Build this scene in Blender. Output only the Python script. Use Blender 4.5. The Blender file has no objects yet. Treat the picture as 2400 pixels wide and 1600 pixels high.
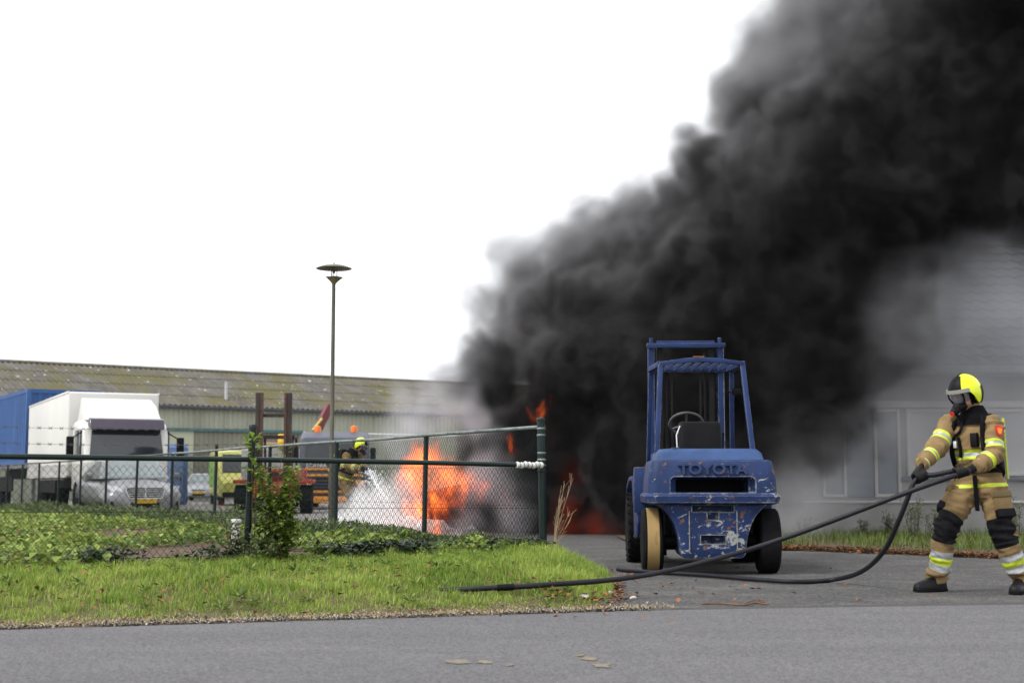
import bpy, bmesh, math, random
import numpy as np
from mathutils import Vector, Matrix, Quaternion
from mathutils import noise as mnoise
random.seed(7); rng = np.random.default_rng(7)
sc = bpy.context.scene
COL = sc.collection
R = math.radians
# ------------------------------------------------------------------ camera
FPX, CAMH = 3333.0, 0.92
PITCH = math.atan(332 / FPX)
cam = bpy.data.cameras.new('camera'); camo = bpy.data.objects.new('camera', cam); COL.objects.link(camo)
camo.location = (0, 0, CAMH); camo.rotation_euler = (math.pi / 2 + PITCH, 0, 0)
cam.sensor_fit = 'HORIZONTAL'; cam.sensor_width = 36.0; cam.lens = 36.0 * FPX / 2400
cam.clip_start = 0.1; cam.clip_end = 3000
cam.dof.use_dof = True; cam.dof.focus_distance = 13.5; cam.dof.aperture_fstop = 2.8
sc.camera = camo
# ------------------------------------------------------------------ sky, sun, exposure
SUN_EL, SUN_AZ = R(48), R(-125)      # azimuth measured from +Y towards +X : behind the camera, from the left
w = bpy.data.worlds.new('World'); sc.world = w; w.use_nodes = True
nt = w.node_tree; nt.nodes.clear()
sky = nt.nodes.new('ShaderNodeTexSky'); sky.sky_type = 'NISHITA'; sky.sun_disc = False
sky.sun_elevation = SUN_EL; sky.sun_rotation = SUN_AZ; sky.air_density = 1.0; sky.dust_density = 4.0; sky.ozone_density = 1.0
hs = nt.nodes.new('ShaderNodeHueSaturation'); hs.inputs['Saturation'].default_value = 0.10
mx = nt.nodes.new('ShaderNodeMix'); mx.data_type = 'RGBA'; mx.inputs['Factor'].default_value = 0.72
mx.inputs['B'].default_value = (10.2, 10.4, 10.8, 1)      # the even white of the cloud cover
bg = nt.nodes.new('ShaderNodeBackground'); bg.inputs['Strength'].default_value = 0.10
wo = nt.nodes.new('ShaderNodeOutputWorld')
nt.links.new(sky.outputs[0], hs.inputs['Color']); nt.links.new(hs.outputs[0], mx.inputs['A'])
nt.links.new(mx.outputs['Result'], bg.inputs['Color']); nt.links.new(bg.outputs[0], wo.inputs['Surface'])
sun = bpy.data.lights.new('sun', 'SUN'); sun.energy = 1.5; sun.angle = R(12); sun.color = (1.0, 0.96, 0.9)
suno = bpy.data.objects.new('sun', sun); COL.objects.link(suno)
sd = Vector((math.sin(SUN_AZ) * math.cos(SUN_EL), math.cos(SUN_AZ) * math.cos(SUN_EL), math.sin(SUN_EL)))
suno.rotation_euler = sd.to_track_quat('Z', 'Y').to_euler(); suno.location = (-20, -20, 30)
vs = sc.view_settings; vs.view_transform = 'Standard'; vs.look = 'None'; vs.gamma = 1; vs.use_curve_mapping = False
vs.exposure = 0.75
cy = sc.cycles
cy.use_denoising = True; cy.max_bounces = 6; cy.diffuse_bounces = 3; cy.glossy_bounces = 3; cy.transmission_bounces = 4
cy.volume_bounces = 4; cy.transparent_max_bounces = 12; cy.volume_step_rate = 3.0; cy.volume_max_steps = 512
cy.use_adaptive_sampling = True; cy.adaptive_threshold = 0.02; cy.sample_clamp_indirect = 6
# ------------------------------------------------------------------ pixel <-> world helpers (2400 x 1600 photo pixels)
def ray(u, v):
    a = (u - 1200) / FPX; b = (800 - v) / FPX
    d = Vector((a, math.cos(PITCH) - b * math.sin(PITCH), math.sin(PITCH) + b * math.cos(PITCH)))
    return d / d.y
def at(u, v, Y): return Vector((0, 0, CAMH)) + ray(u, v) * Y
def onground(u, v, z=0.0):
    d = ray(u, v); return Vector((0, 0, CAMH)) + d * ((z - CAMH) / d.z)
# ------------------------------------------------------------------ materials
def mat(name, col, rough=0.6, metal=0.0, var=0.15, scale=6.0, bump=0.0, bscale=60.0, spec=0.28, col2=None, f2=0.5, scale2=3.0, coat=0.0,
        sharp=0.12, emis=None, estr=0.0, trans=0.0, detail=5.0, stretch=None, coord='Object'):
    m = bpy.data.materials.new(name); m.use_nodes = True; n = m.node_tree; L = n.links.new
    b = n.nodes['Principled BSDF']
    b.inputs['Roughness'].default_value = rough; b.inputs['Metallic'].default_value = metal
    b.inputs['Specular IOR Level'].default_value = spec; b.inputs['Coat Weight'].default_value = coat
    tc = n.nodes.new('ShaderNodeTexCoord'); src = tc.outputs[coord]
    if stretch:
        mp = n.nodes.new('ShaderNodeMapping'); mp.inputs['Scale'].default_value = stretch; L(src, mp.inputs[0]); src = mp.outputs[0]
    no = n.nodes.new('ShaderNodeTexNoise'); no.inputs['Scale'].default_value = scale; no.inputs['Detail'].default_value = detail
    L(src, no.inputs['Vector'])
    cr = n.nodes.new('ShaderNodeValToRGB'); e = cr.color_ramp.elements
    e[0].position = 0.25; e[1].position = 0.75
    e[0].color = tuple(max(0, c * (1 - var)) for c in col) + (1,); e[1].color = tuple(min(1, c * (1 + var)) for c in col) + (1,)
    L(no.outputs[0], cr.inputs[0]); out = cr.outputs[0]
    if col2:
        n2 = n.nodes.new('ShaderNodeTexNoise'); n2.inputs['Scale'].default_value = scale2; n2.inputs['Detail'].default_value = 8
        n2.inputs['Roughness'].default_value = 0.62
        L(src, n2.inputs['Vector'])
        r2 = n.nodes.new('ShaderNodeValToRGB'); r2.color_ramp.elements[0].position = f2; r2.color_ramp.elements[1].position = min(1, f2 + sharp)
        L(n2.outputs[0], r2.inputs[0])
        mi = n.nodes.new('ShaderNodeMix'); mi.data_type = 'RGBA'; mi.inputs['B'].default_value = tuple(col2) + (1,)
        L(r2.outputs[0], mi.inputs['Factor']); L(out, mi.inputs['A']); out = mi.outputs['Result']
    L(out, b.inputs['Base Color'])
    if bump:
        nb = n.nodes.new('ShaderNodeTexNoise'); nb.inputs['Scale'].default_value = bscale; nb.inputs['Detail'].default_value = 4
        L(src, nb.inputs['Vector'])
        bp = n.nodes.new('ShaderNodeBump'); bp.inputs['Strength'].default_value = bump; bp.inputs['Distance'].default_value = 0.02
        L(nb.outputs[0], bp.inputs['Height']); L(bp.outputs[0], b.inputs['Normal'])
    if emis: b.inputs['Emission Color'].default_value = tuple(emis) + (1,); b.inputs['Emission Strength'].default_value = estr
    if trans: b.inputs['Transmission Weight'].default_value = trans
    return m
def leafmat(name, c1, c2, trl=0.35, rough=0.55, dry=None):
    """foliage: colour runs between c1 and c2 by each leaf's own 'tint' value; light shines through"""
    m = bpy.data.materials.new(name); m.use_nodes = True; n = m.node_tree; L = n.links.new
    b = n.nodes['Principled BSDF']; b.inputs['Roughness'].default_value = rough; b.inputs['Specular IOR Level'].default_value = 0.35
    a = n.nodes.new('ShaderNodeAttribute'); a.attribute_name = 'tint'
    cr = n.nodes.new('ShaderNodeValToRGB'); e = cr.color_ramp.elements
    e[0].color = tuple(c1) + (1,); e[1].color = tuple(c2) + (1,)
    if dry: e[0].position = 0.07; x_ = e.new(0.02); x_.color = tuple(dry) + (1,)
    L(a.outputs['Fac'], cr.inputs[0]); L(cr.outputs[0], b.inputs['Base Color'])
    t = n.nodes.new('ShaderNodeBsdfTranslucent'); L(cr.outputs[0], t.inputs['Color'])
    ms = n.nodes.new('ShaderNodeMixShader'); ms.inputs[0].default_value = trl
    L(b.outputs[0], ms.inputs[1]); L(t.outputs[0], ms.inputs[2]); L(ms.outputs[0], n.nodes['Material Output'].inputs['Surface'])
    return m
# ------------------------------------------------------------------ objects
def link(o, parent=None):
    COL.objects.link(o)
    if parent is not None: o.parent = parent
    return o
def tag(o, label=None, cat=None, group=None, kind=None):
    if label: o['label'] = label
    if cat: o['category'] = cat
    if group: o['group'] = group
    if kind: o['kind'] = kind
    return o
def thing(name, label, cat, loc=(0, 0, 0), rz=0.0, group=None):
    o = bpy.data.objects.new(name, None); link(o); o.location = loc; o.rotation_euler = (0, 0, rz)
    o.empty_display_size = 0.2
    return tag(o, label, cat, group)
def copy_tree(o, parent=None):
    c = o.copy(); COL.objects.link(c); c.parent = parent
    for ch in [x for x in COL.objects if x.parent == o]: copy_tree(ch, c)
    return c
def arrays_obj(name, verts, tris, material, parent=None, tint=None, smooth=False):
    """a mesh from numpy arrays; tint: one float for each vertex"""
    me = bpy.data.meshes.new(name); verts = np.asarray(verts, np.float32); tris = np.asarray(tris, np.int32)
    me.vertices.add(len(verts)); me.vertices.foreach_set('co', verts.ravel())
    me.loops.add(tris.size); me.loops.foreach_set('vertex_index', tris.ravel())
    me.polygons.add(len(tris)); me.polygons.foreach_set('loop_start', np.arange(0, tris.size, tris.shape[1], dtype=np.int32))
    me.update(calc_edges=True)
    if tint is not None:
        at_ = me.attributes.new('tint', 'FLOAT', 'POINT'); at_.data.foreach_set('value', np.asarray(tint, np.float32))
    if smooth: me.polygons.foreach_set('use_smooth', np.ones(len(tris), bool))
    me.materials.append(material)
    return link(bpy.data.objects.new(name, me), parent)
def frame_at(d, up=Vector((0, 0, 1))):
    d = d.normalized()
    if abs(d.dot(up)) > 0.98: up = Vector((0, 1, 0))
    x = d.cross(up).normalized(); y = x.cross(d).normalized()
    return x, y
class MB:
    """collects shapes, then links them as one mesh object"""
    def __init__(s): s.v = []; s.f = []
    def add(s, vs_, fs):
        o = len(s.v); s.v += [tuple(p) for p in vs_]; s.f += [tuple(i + o for i in f) for f in fs]; return s
    def box(s, c, d, rot=None):
        h = Vector(d) / 2; c = Vector(c); P = []
        for z in (-1, 1):
            for y in (-1, 1):
                for x in (-1, 1):
                    p = Vector((x * h.x, y * h.y, z * h.z)); P.append(c + (rot @ p if rot else p))
        return s.add(P, [(0, 2, 3, 1), (4, 5, 7, 6), (0, 1, 5, 4), (2, 6, 7, 3), (0, 4, 6, 2), (1, 3, 7, 5)])
    def bar(s, a, b, wx, wy, up=Vector((0, 0, 1))):
        a = Vector(a); b = Vector(b); x, y = frame_at(b - a, up); P = []
        for p in (a, b):
            for i, j in ((-1, -1), (1, -1), (1, 1), (-1, 1)): P.append(p + x * (i * wx / 2) + y * (j * wy / 2))
        return s.add(P, [(3, 2, 1, 0), (4, 5, 6, 7), (0, 1, 5, 4), (1, 2, 6, 5), (2, 3, 7, 6), (3, 0, 4, 7)])
    def tube(s, pts, r, n=8, cap=True):
        pts = [Vector(p) for p in pts]; m = len(pts); rs = r if hasattr(r, '__len__') else [r] * m
        tan = [(pts[min(i + 1, m - 1)] - pts[max(i - 1, 0)]).normalized() for i in range(m)]
        x, y = frame_at(tan[0]); P = []
        for i in range(m):
            if i:
                q = tan[i - 1].rotation_difference(tan[i]); x = q @ x; y = q @ y
            for k in range(n):
                a = 2 * math.pi * k / n; P.append(pts[i] + (x * math.cos(a) + y * math.sin(a)) * rs[i])
        F = [(i * n + k, i * n + (k + 1) % n, (i + 1) * n + (k + 1) % n, (i + 1) * n + k) for i in range(m - 1) for k in range(n)]
        if cap: F += [tuple(range(n - 1, -1, -1)), tuple(range((m - 1) * n, m * n))]
        return s.add(P, F)
    def cyl(s, a, b, r, r2=None, n=16): return s.tube([a, b], [r, r if r2 is None else r2], n)
    def lathe(s, prof, n=24, c=(0, 0, 0), ax=None):
        """prof: (radius, height); ax: matrix turning +Z into the wanted axis"""
        c = Vector(c); P = []
        for r, z in prof:
            for k in range(n):
                a = 2 * math.pi * k / n; p = Vector((r * math.cos(a), r * math.sin(a), z)); P.append(c + (ax @ p if ax else p))
        m = len(prof)
        F = [(i * n + k, i * n + (k + 1) % n, (i + 1) * n + (k + 1) % n, (i + 1) * n + k) for i in range(m - 1) for k in range(n)]
        if prof[0][0] > 1e-4: F.append(tuple(range(n - 1, -1, -1)))
        if prof[-1][0] > 1e-4: F.append(tuple(range((m - 1) * n, m * n)))
        return s.add(P, F)
    def prism(s, poly, a0, a1, plane='xz'):
        """outline in a plane, pushed along the remaining axis from a0 to a1"""
        def V(p, q, t): return {'xz': (p, t, q), 'yz': (t, p, q), 'xy': (p, q, t)}[plane]
        n = len(poly); P = [V(p, q, a0) for p, q in poly] + [V(p, q, a1) for p, q in poly]
        return s.add(P, [tuple(range(n)), tuple(range(2 * n - 1, n - 1, -1))] + [(i, i + n, (i + 1) % n + n, (i + 1) % n) for i in range(n)])
    def loft(s, rings, cap=True, close=True):
        n = len(rings[0]); m = len(rings); P = [p for r in rings for p in r]; kk = n if close else n - 1
        F = [(i * n + k, i * n + (k + 1) % n, (i + 1) * n + (k + 1) % n, (i + 1) * n + k) for i in range(m - 1) for k in range(kk)]
        if cap: F += [tuple(range(n - 1, -1, -1)), tuple(range((m - 1) * n, m * n))]
        return s.add(P, F)
    def quad(s, a, b, c, d): return s.add([a, b, c, d], [(0, 1, 2, 3)])
    def build(s, name, material, parent=None, bevel=0.0, smooth=True, angle=38, seg=2):
        me = bpy.data.meshes.new(name); me.from_pydata([tuple(v) for v in s.v], [], s.f); me.materials.append(material)
        bm = bmesh.new(); bm.from_mesh(me)
        bmesh.ops.recalc_face_normals(bm, faces=bm.faces)
        if bevel:
            es = [e for e in bm.edges if len(e.link_faces) == 2 and e.calc_face_angle(0) > R(28)]
            bmesh.ops.bevel(bm, geom=es, offset=bevel, segments=seg, affect='EDGES', profile=0.5, clamp_overlap=True)
        bm.to_mesh(me); bm.free()
        if smooth:
            me.polygons.foreach_set('use_smooth', np.ones(len(me.polygons), bool))
            me.set_sharp_from_angle(angle=R(angle))
        return link(bpy.data.objects.new(name, me), parent)
def text_mesh(name, body, size, extrude, material, parent, loc, rot, xscale=1.0, bevel=0.0, offset=0.0):
    cu = bpy.data.curves.new(name, 'FONT'); cu.body = body; cu.size = size; cu.extrude = extrude; cu.align_x = 'CENTER'; cu.align_y = 'CENTER'
    cu.bevel_depth = bevel; cu.resolution_u = 3; cu.offset = offset
    tmp = bpy.data.objects.new(name, cu); COL.objects.link(tmp)
    bpy.context.view_layer.update()
    me = bpy.data.meshes.new_from_object(tmp); bpy.data.objects.remove(tmp); me.materials.append(material); me.name = name
    o = link(bpy.data.objects.new(name, me), parent); o.location = loc; o.rotation_euler = rot; o.scale = (xscale, 1, 1)
    return o
def sstep(x, a=0.0, b=1.0):
    t = np.clip((np.asarray(x, float) - a) / (b - a), 0, 1); return t * t * (3 - 2 * t)
def crom(pts, n=8):
    pts = [Vector(p) for p in pts]; cur = []
    for i in range(len(pts) - 1):
        p0, p1, p2, p3 = pts[max(i - 1, 0)], pts[i], pts[i + 1], pts[min(i + 2, len(pts) - 1)]
        for k in range(n):
            t = k / n; cur.append(0.5 * ((2 * p1) + (p2 - p0) * t + (2 * p0 - 5 * p1 + 4 * p2 - p3) * t * t + (3 * p1 - p0 - 3 * p2 + p3) * t ** 3))
    cur.append(pts[-1]); return cur
# ================================================================== SETTING: ground, road, driveway, verge
ASPH = mat('road_asphalt', (0.131, 0.128, 0.134), 0.9, var=0.42, scale=95, bump=0.5, bscale=260, col2=(0.154, 0.15, 0.154), f2=0.5, scale2=1.2, sharp=0.3, spec=0.25)
DRIVE = mat('driveway_asphalt', (0.085, 0.083, 0.083), 0.9, var=0.45, scale=80, bump=0.6, bscale=180, col2=(0.125, 0.12, 0.112), f2=0.48, scale2=1.6, sharp=0.22, spec=0.25)
YARD = mat('yard_paving', (0.20, 0.19, 0.18), 0.95, var=0.2, scale=2, bump=0.3, bscale=30, col2=(0.27, 0.25, 0.235), f2=0.5, scale2=0.4, sharp=0.3)
SOIL = mat('soil', (0.105, 0.076, 0.055), 1.0, var=0.35, scale=14, bump=1.0, bscale=25, col2=(0.15, 0.115, 0.085), f2=0.5, scale2=5, sharp=0.2, spec=0.1)
m = MB(); m.quad((-1500, -200, -0.012), (1500, -200, -0.012), (1500, 2500, -0.012), (-1500, 2500, -0.012))
tag(m.build('yard_ground', YARD, smooth=False), kind='structure')
def road_y(x): return np.interp(x, [-30, -3.23, -0.59, 0.78, 2.2, 3.89, 30], [1.0, 9.14, 9.98, 10.46, 10.75, 11.02, 15.2])
# road sheet, its far edge a little ragged
xs = np.linspace(-14, 14, 360); m = MB(); P = []
jit = [0.018 * mnoise.noise((x * 3.1, 0, 0)) + 0.012 * mnoise.noise((x * 11, 5, 0)) for x in xs]
for x, j in zip(xs, jit): P += [(x, float(road_y(x)) + j, 0.0), (x, -12, 0.0)]
m.add(P, [(2 * i, 2 * i + 1, 2 * i + 3, 2 * i + 2) for i in range(len(xs) - 1)])
road = tag(m.build('road', ASPH, smooth=False), kind='structure')
# driveway: from the seam on the road to the building, running on behind the forklift
def drive_x(y): return np.interp(y, [9.5, 10.8, 12, 13.6, 14.6, 15.2, 15.8, 16.4, 20], [0.62, 0.72, 0.86, 0.98, 0.96, 0.86, 0.66, 0.36, -1.45])
m = MB(); ys = np.linspace(0, 1, 60); P = []
pts = []
for t in np.linspace(0, 1, 80):
    y = 10.3 + t * 30; pts.append((float(drive_x(min(y, 24))) - 0.25, y))
m = MB(); P = []
for x, y in pts: P += [(x, max(y, float(road_y(x)) - 0.0), -0.004), (26, max(y, 0), -0.004)]
m.add(P, [(2 * i, 2 * i + 1, 2 * i + 3, 2 * i + 2) for i in range(len(pts) - 1)])
tag(m.build('driveway', DRIVE, smooth=False), kind='structure')
# seam of broken asphalt between road and driveway: a low lip
m = MB()
xs = np.linspace(0.75, 9, 120)
ring = []
for x in xs:
    y = float(road_y(x)); h = 0.010 + 0.006 * mnoise.noise((x * 4, 2, 0))
    ring.append([(x, y - 0.02 + 0.015 * mnoise.noise((x * 6, 0, 3)), -0.002), (x, y, 0.002 + h * 0.5), (x, y + 0.03, 0.002 + h), (x, y + 0.10 + 0.03 * mnoise.noise((x * 5, 9, 3)), -0.006)])
m.loft(ring, cap=False, close=False)
tag(m.build('asphalt_seam', mat('seam_asphalt', (0.075, 0.073, 0.072), 0.95, var=0.3, scale=60, bump=0.6, bscale=90)), kind='structure')
# verge and garden: one soil sheet, raised a little above the road
CORNER = onground(1275, 1295, 0.187)
_vd = ray(-567, 1132); FDIR = Vector((_vd.x, _vd.y, 0)).normalized()      # direction of the fence that runs off to the left
FN = Vector((FDIR.y, -FDIR.x, 0)); FN = -FN if FN.x > 0 else FN            # towards the garden
def verge_in(x, y):
    d1 = y - road_y(x)
    d2 = (x - CORNER.x) * FN.x + (y - CORNER.y) * FN.y + 0.22
    d3 = drive_x(y) - x
    return np.minimum(np.minimum(d1, d2), d3)
def nz(x, y, s, o=0.0): return np.array([mnoise.noise((a * s, b * s, o)) for a, b in zip(np.ravel(x), np.ravel(y))]).reshape(np.shape(x))
def verge_h(x, y):
    mk = verge_in(x, y)
    d1 = y - road_y(x); d2 = (x - CORNER.x) * FN.x + (y - CORNER.y) * FN.y + 0.22; d3 = drive_x(y) - x
    return -0.012 + 0.20 * sstep(d1, -0.05, 2.6) ** 0.8 * sstep(d2, -0.06, 0.2) * sstep(d3, -0.05, 0.6) * (1 - 0.7 * sstep(y, 17, 42)) + 0.012 * nz(x, y, 1.3) * sstep(mk, 0, 0.5) + 0.006 * nz(x, y, 6) * sstep(mk, 0, 0.3)
gx = np.arange(-19, 1.7, 0.1); gy = np.arange(4.0, 47, 0.1)
GX, GY = np.meshgrid(gx, gy); keep = (verge_in(GX, GY) > -0.06) & (GX > -0.40 * GY - 1.5)
idx = -np.ones(GX.shape, int); idx[keep] = np.arange(keep.sum())
vx, vy = GX[keep], GY[keep]; vz = verge_h(vx, vy)
q = np.stack([idx[:-1, :-1], idx[:-1, 1:], idx[1:, 1:], idx[1:, :-1]], -1).reshape(-1, 4); q = q[(q >= 0).all(1)]
tag(arrays_obj('garden_soil', np.c_[vx, vy, vz], q, SOIL, smooth=True), kind='structure')
# worn yellow spray marks on the road
PAINT = mat('worn_yellow_paint', (0.24, 0.19, 0.10), 0.9, var=0.3, scale=40, col2=(0.145, 0.142, 0.145), f2=0.44, scale2=34, sharp=0.12)
for (u, v, wd, hg, sd_) in ((1070, 1551, 70, 9, 1), (1135, 1552, 34, 7, 2), (1382, 1544, 44, 7, 3), (1410, 1560, 46, 8, 4), (1195, 1559, 22, 5, 5), (1360, 1536, 20, 4, 6)):
    m = MB(); P = []; n = 22
    for k in range(n):
        a = 2 * math.pi * k / n; j = 1 + 0.9 * mnoise.noise((math.cos(a) * 1.7, math.sin(a) * 1.7, sd_ * 3.3))
        p = onground(u + wd / 2 * j * math.cos(a), v + hg / 2 * j * math.sin(a)); P.append((p.x, p.y, 0.004))
    m.add(P, [tuple(range(n))]); m.build('paint_mark', PAINT, road, smooth=False)

def stony(m, scale, amt, seed_col=0.0):
    """aggregate in asphalt: every stone its own grey"""
    n = m.node_tree; b = n.nodes['Principled BSDF']; src = b.inputs['Base Color'].links[0].from_socket
    tc = n.nodes.new('ShaderNodeTexCoord'); v = n.nodes.new('ShaderNodeTexVoronoi'); v.inputs['Scale'].default_value = scale; n.links.new(tc.outputs['Object'], v.inputs['Vector'])
    hs_ = n.nodes.new('ShaderNodeSeparateColor'); n.links.new(v.outputs['Color'], hs_.inputs[0])
    mr = n.nodes.new('ShaderNodeMapRange'); mr.inputs['To Min'].default_value = 1 - amt; mr.inputs['To Max'].default_value = 1 + amt; n.links.new(hs_.outputs[0], mr.inputs['Value'])
    # faint lengthwise wear
    mp = n.nodes.new('ShaderNodeMapping'); mp.inputs['Rotation'].default_value = (0, 0, R(-14)); mp.inputs['Scale'].default_value = (0.12, 1.4, 1); n.links.new(tc.outputs['Object'], mp.inputs[0])
    no = n.nodes.new('ShaderNodeTexNoise'); no.inputs['Scale'].default_value = 1.6; no.inputs['Detail'].default_value = 5; n.links.new(mp.outputs[0], no.inputs['Vector'])
    m2 = n.nodes.new('ShaderNodeMapRange'); m2.inputs['From Min'].default_value = 0.3; m2.inputs['From Max'].default_value = 0.7; m2.inputs['To Min'].default_value = 0.92; m2.inputs['To Max'].default_value = 1.07; n.links.new(no.outputs[0], m2.inputs['Value'])
    mm = n.nodes.new('ShaderNodeMath'); mm.operation = 'MULTIPLY'; n.links.new(mr.outputs[0], mm.inputs[0]); n.links.new(m2.outputs[0], mm.inputs[1])
    vm = n.nodes.new('ShaderNodeVectorMath'); vm.operation = 'SCALE'; n.links.new(src, vm.inputs[0]); n.links.new(mm.outputs[0], vm.inputs['Scale']); n.links.new(vm.outputs[0], b.inputs['Base Color'])
stony(ASPH, 80, 0.36); stony(DRIVE, 60, 0.5)
# ================================================================== FENCES
GREEN = mat('green_coated_steel', (0.0065, 0.0165, 0.0155), 0.42, var=0.25, scale=9, bump=0.05, bscale=80, spec=0.3)
GREENW = mat('green_wire', (0.008, 0.016, 0.015), 0.5, var=0.3, spec=0.2, scale=30)
GALV = mat('weathered_galvanised_rail', (0.16, 0.19, 0.185), 0.45, metal=0.3, var=0.35, scale=7, col2=(0.02, 0.05, 0.045), f2=0.5, scale2=5, sharp=0.2)
WIRE = mat('barbed_wire', (0.10, 0.10, 0.10), 0.5, metal=0.6, var=0.3, scale=40)
def ground_z(p): return float(verge_h(np.array([p.x]), np.array([p.y]))[0])
def wires(o, al, L, htop, a, h, r, zb):
    """chain link: zigzag wires hooked into one another, as thin three-sided tubes"""
    no_ = Vector((al.y, -al.x, 0)); n = max(2, int(L / a)); rows = int(htop / h)
    k = np.arange(n)[:, None]; j = np.arange(rows + 1)[None, :]
    s = np.where((k + j) % 2 == 0, k * a, (k + 1) * a).astype(float); z = np.broadcast_to(j * h, s.shape).astype(float)
    off = np.where((k + j) % 2 == 0, -1.0, 1.0) * r * 0.9
    s = s + 0.006 * np.sin(z * 5.1 + k * 0.05); bulge = 0.02 * np.sin(s * 1.9 + 0.7) * np.sin(z / htop * 3.1)
    P = np.array(o)[None, None, :] + s[..., None] * np.array(al) + z[..., None] * np.array((0, 0, 1.0)) + (off + bulge)[..., None] * np.array(no_)
    P[..., 2] += zb
    V = []
    for q_ in range(3):
        an = 2 * math.pi * q_ / 3 + 0.5; V.append(P + r * (math.cos(an) * np.array(al) + math.sin(an) * np.array(no_)))
    V = np.stack(V, 2); m_ = rows + 1; idx = np.arange(n * m_ * 3).reshape(n, m_, 3); F = []
    for q_ in range(3):
        b = (q_ + 1) % 3
        F.append(np.stack([idx[:, :-1, q_], idx[:, :-1, b], idx[:, 1:, b], idx[:, 1:, q_]], -1).reshape(-1, 4))
    return V.reshape(-1, 3), np.concatenate(F)
def post(parent, p, zb, zt, r=0.03, cap=True, lean=(0, 0)):
    m = MB(); top = Vector((p.x + lean[0], p.y + lean[1], zt)); m.tube([(p.x, p.y, zb - 0.3), top], r, 12); o = m.build('post', GREEN, parent)
    if cap:
        m = MB(); m.lathe([(r * 1.15, -0.02), (r * 1.18, 0.005), (r * 0.9, 0.02), (0.0001, 0.026)], 12, top); m.build('post_cap', GREEN, o)
    return o
# --- the tall fence running away to the left
tall = thing('chain_link_fence', 'taller dark green chain link fence running back along the yard behind the vegetable garden', 'fence', (0, 0, 0))
STEP = (CORNER.y * 0.18) / FDIR.y; TOP = 1.52
posts = [CORNER + FDIR * (STEP * i) for i in range(14)]
for i, p in enumerate(posts):
    zb = max(0.0, ground_z(p + FN * 0.1))
    if i: post(tall, p, zb, TOP - 0.01 if i not in (4,) else TOP + 0.1, 0.032 if i < 3 else 0.03, lean=(0.012 * math.sin(i * 2.3) + 0.015, 0))
for i in range(13):
    a_, b_ = posts[i], posts[i + 1]
    m = MB(); sag = -0.012 * math.sin(i * 1.7)
    m.tube([(a_.x, a_.y, TOP), ((a_ + b_).x / 2, (a_ + b_).y / 2, TOP + sag), (b_.x, b_.y, TOP)], 0.021, 10); m.build('top_rail', GALV if i < 5 else GREEN, tall)
    far = i >= 5
    zg_ = max(0.0, min(ground_z(a_ + FN * 0.1), ground_z(b_ + FN * 0.1)))
    V, F = wires(Vector((a_.x, a_.y, 0)), FDIR, STEP, TOP - zg_ - 0.03, 0.070 if far else 0.035, 0.08 if far else 0.04, 0.0023, zg_ + 0.02)
    arrays_obj('wire_mesh', V, F, GREENW, tall)
    if i < 6:
        for zz in (0.28, 0.66, 1.1):
            m = MB(); m.tube([(a_.x, a_.y, zz + 0.02), (b_.x, b_.y, zz)], 0.002, 4); m.build('tension_wire', GREENW, tall)
# --- the low fence towards the road, with its thick rail
low = thing('garden_fence', 'lower green chain link fence with thick top rail nearest the road', 'fence', (0, 0, 0))
NP = onground(575, 1318, 0.19); NDIR = Vector((NP.x - CORNER.x, NP.y - CORNER.y, 0)); NL = NDIR.length; NDIR = NDIR / NL
cp = MB(); ctop = at(1275, 983, CORNER.y).z
cpost = post(low, CORNER, 0.02, ctop, 0.041, lean=(-0.03, 0))
for zz in (1.50, 1.43, 1.24, 1.17, 1.11, 1.05):
    m = MB(); m.lathe([(0.044, -0.011), (0.048, -0.006), (0.048, 0.006), (0.044, 0.011)], 14, (CORNER.x - 0.03 * zz / ctop, CORNER.y, zz)); m.build('clamp', GALV if zz > 1.08 else GREEN, cpost)
post(low, NP, 0.1, 1.445, 0.032, lean=(0.045, 0))
P3 = CORNER + NDIR * (2 * NL); post(low, P3, 0.05, 1.44, 0.032)
rz = lambda t: float(np.interp(t, [0, 0.45, 1, 1.65, 2.1], [1.109, 1.127, 1.14, 1.145, 1.145]))
for t0, t1 in ((0.02, 1.0), (1.0, 2.0)):
    m = MB(); m.tube([tuple(CORNER + NDIR * (NL * t) + Vector((0, -0.04, 0)))[:2] + (rz(t),) for t in np.linspace(t0, t1, 8)], 0.0245, 12); m.build('top_rail', GREEN, low)
    o_ = CORNER + NDIR * (NL * t0) + Vector((0, -0.075, 0)); o_.z = 0
    V, F = wires(o_, NDIR, NL * (t1 - t0), 0.91, 0.033, 0.038, 0.0025, 0.205)
    arrays_obj('wire_mesh', V, F, GREENW, low)
    for zz in (0.26, 0.66):
        a_ = CORNER + NDIR * (NL * t0); b_ = CORNER + NDIR * (NL * t1)
        m = MB(); m.tube([(a_.x, a_.y - 0.07, zz), (b_.x, b_.y - 0.07, zz + 0.03)], 0.0022, 4); m.build('tension_wire', GREENW, low)
# white binding where the rail meets the corner post
m = MB(); bp = CORNER + NDIR * 0.15 + Vector((0, -0.06, 0))
for k in range(7):
    p = CORNER + NDIR * (0.04 + 0.05 * k) + Vector((0, -0.055, 0))
    m.lathe([(0.031, -0.016), (0.036, 0), (0.031, 0.016)], 10, (p.x, p.y, 1.111 + 0.006 * math.sin(k * 2.1)), NDIR.to_track_quat('Z', 'X').to_matrix())
m.build('binding', mat('white_tape', (0.6, 0.6, 0.58), 0.7, var=0.2, scale=30), low)
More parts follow.
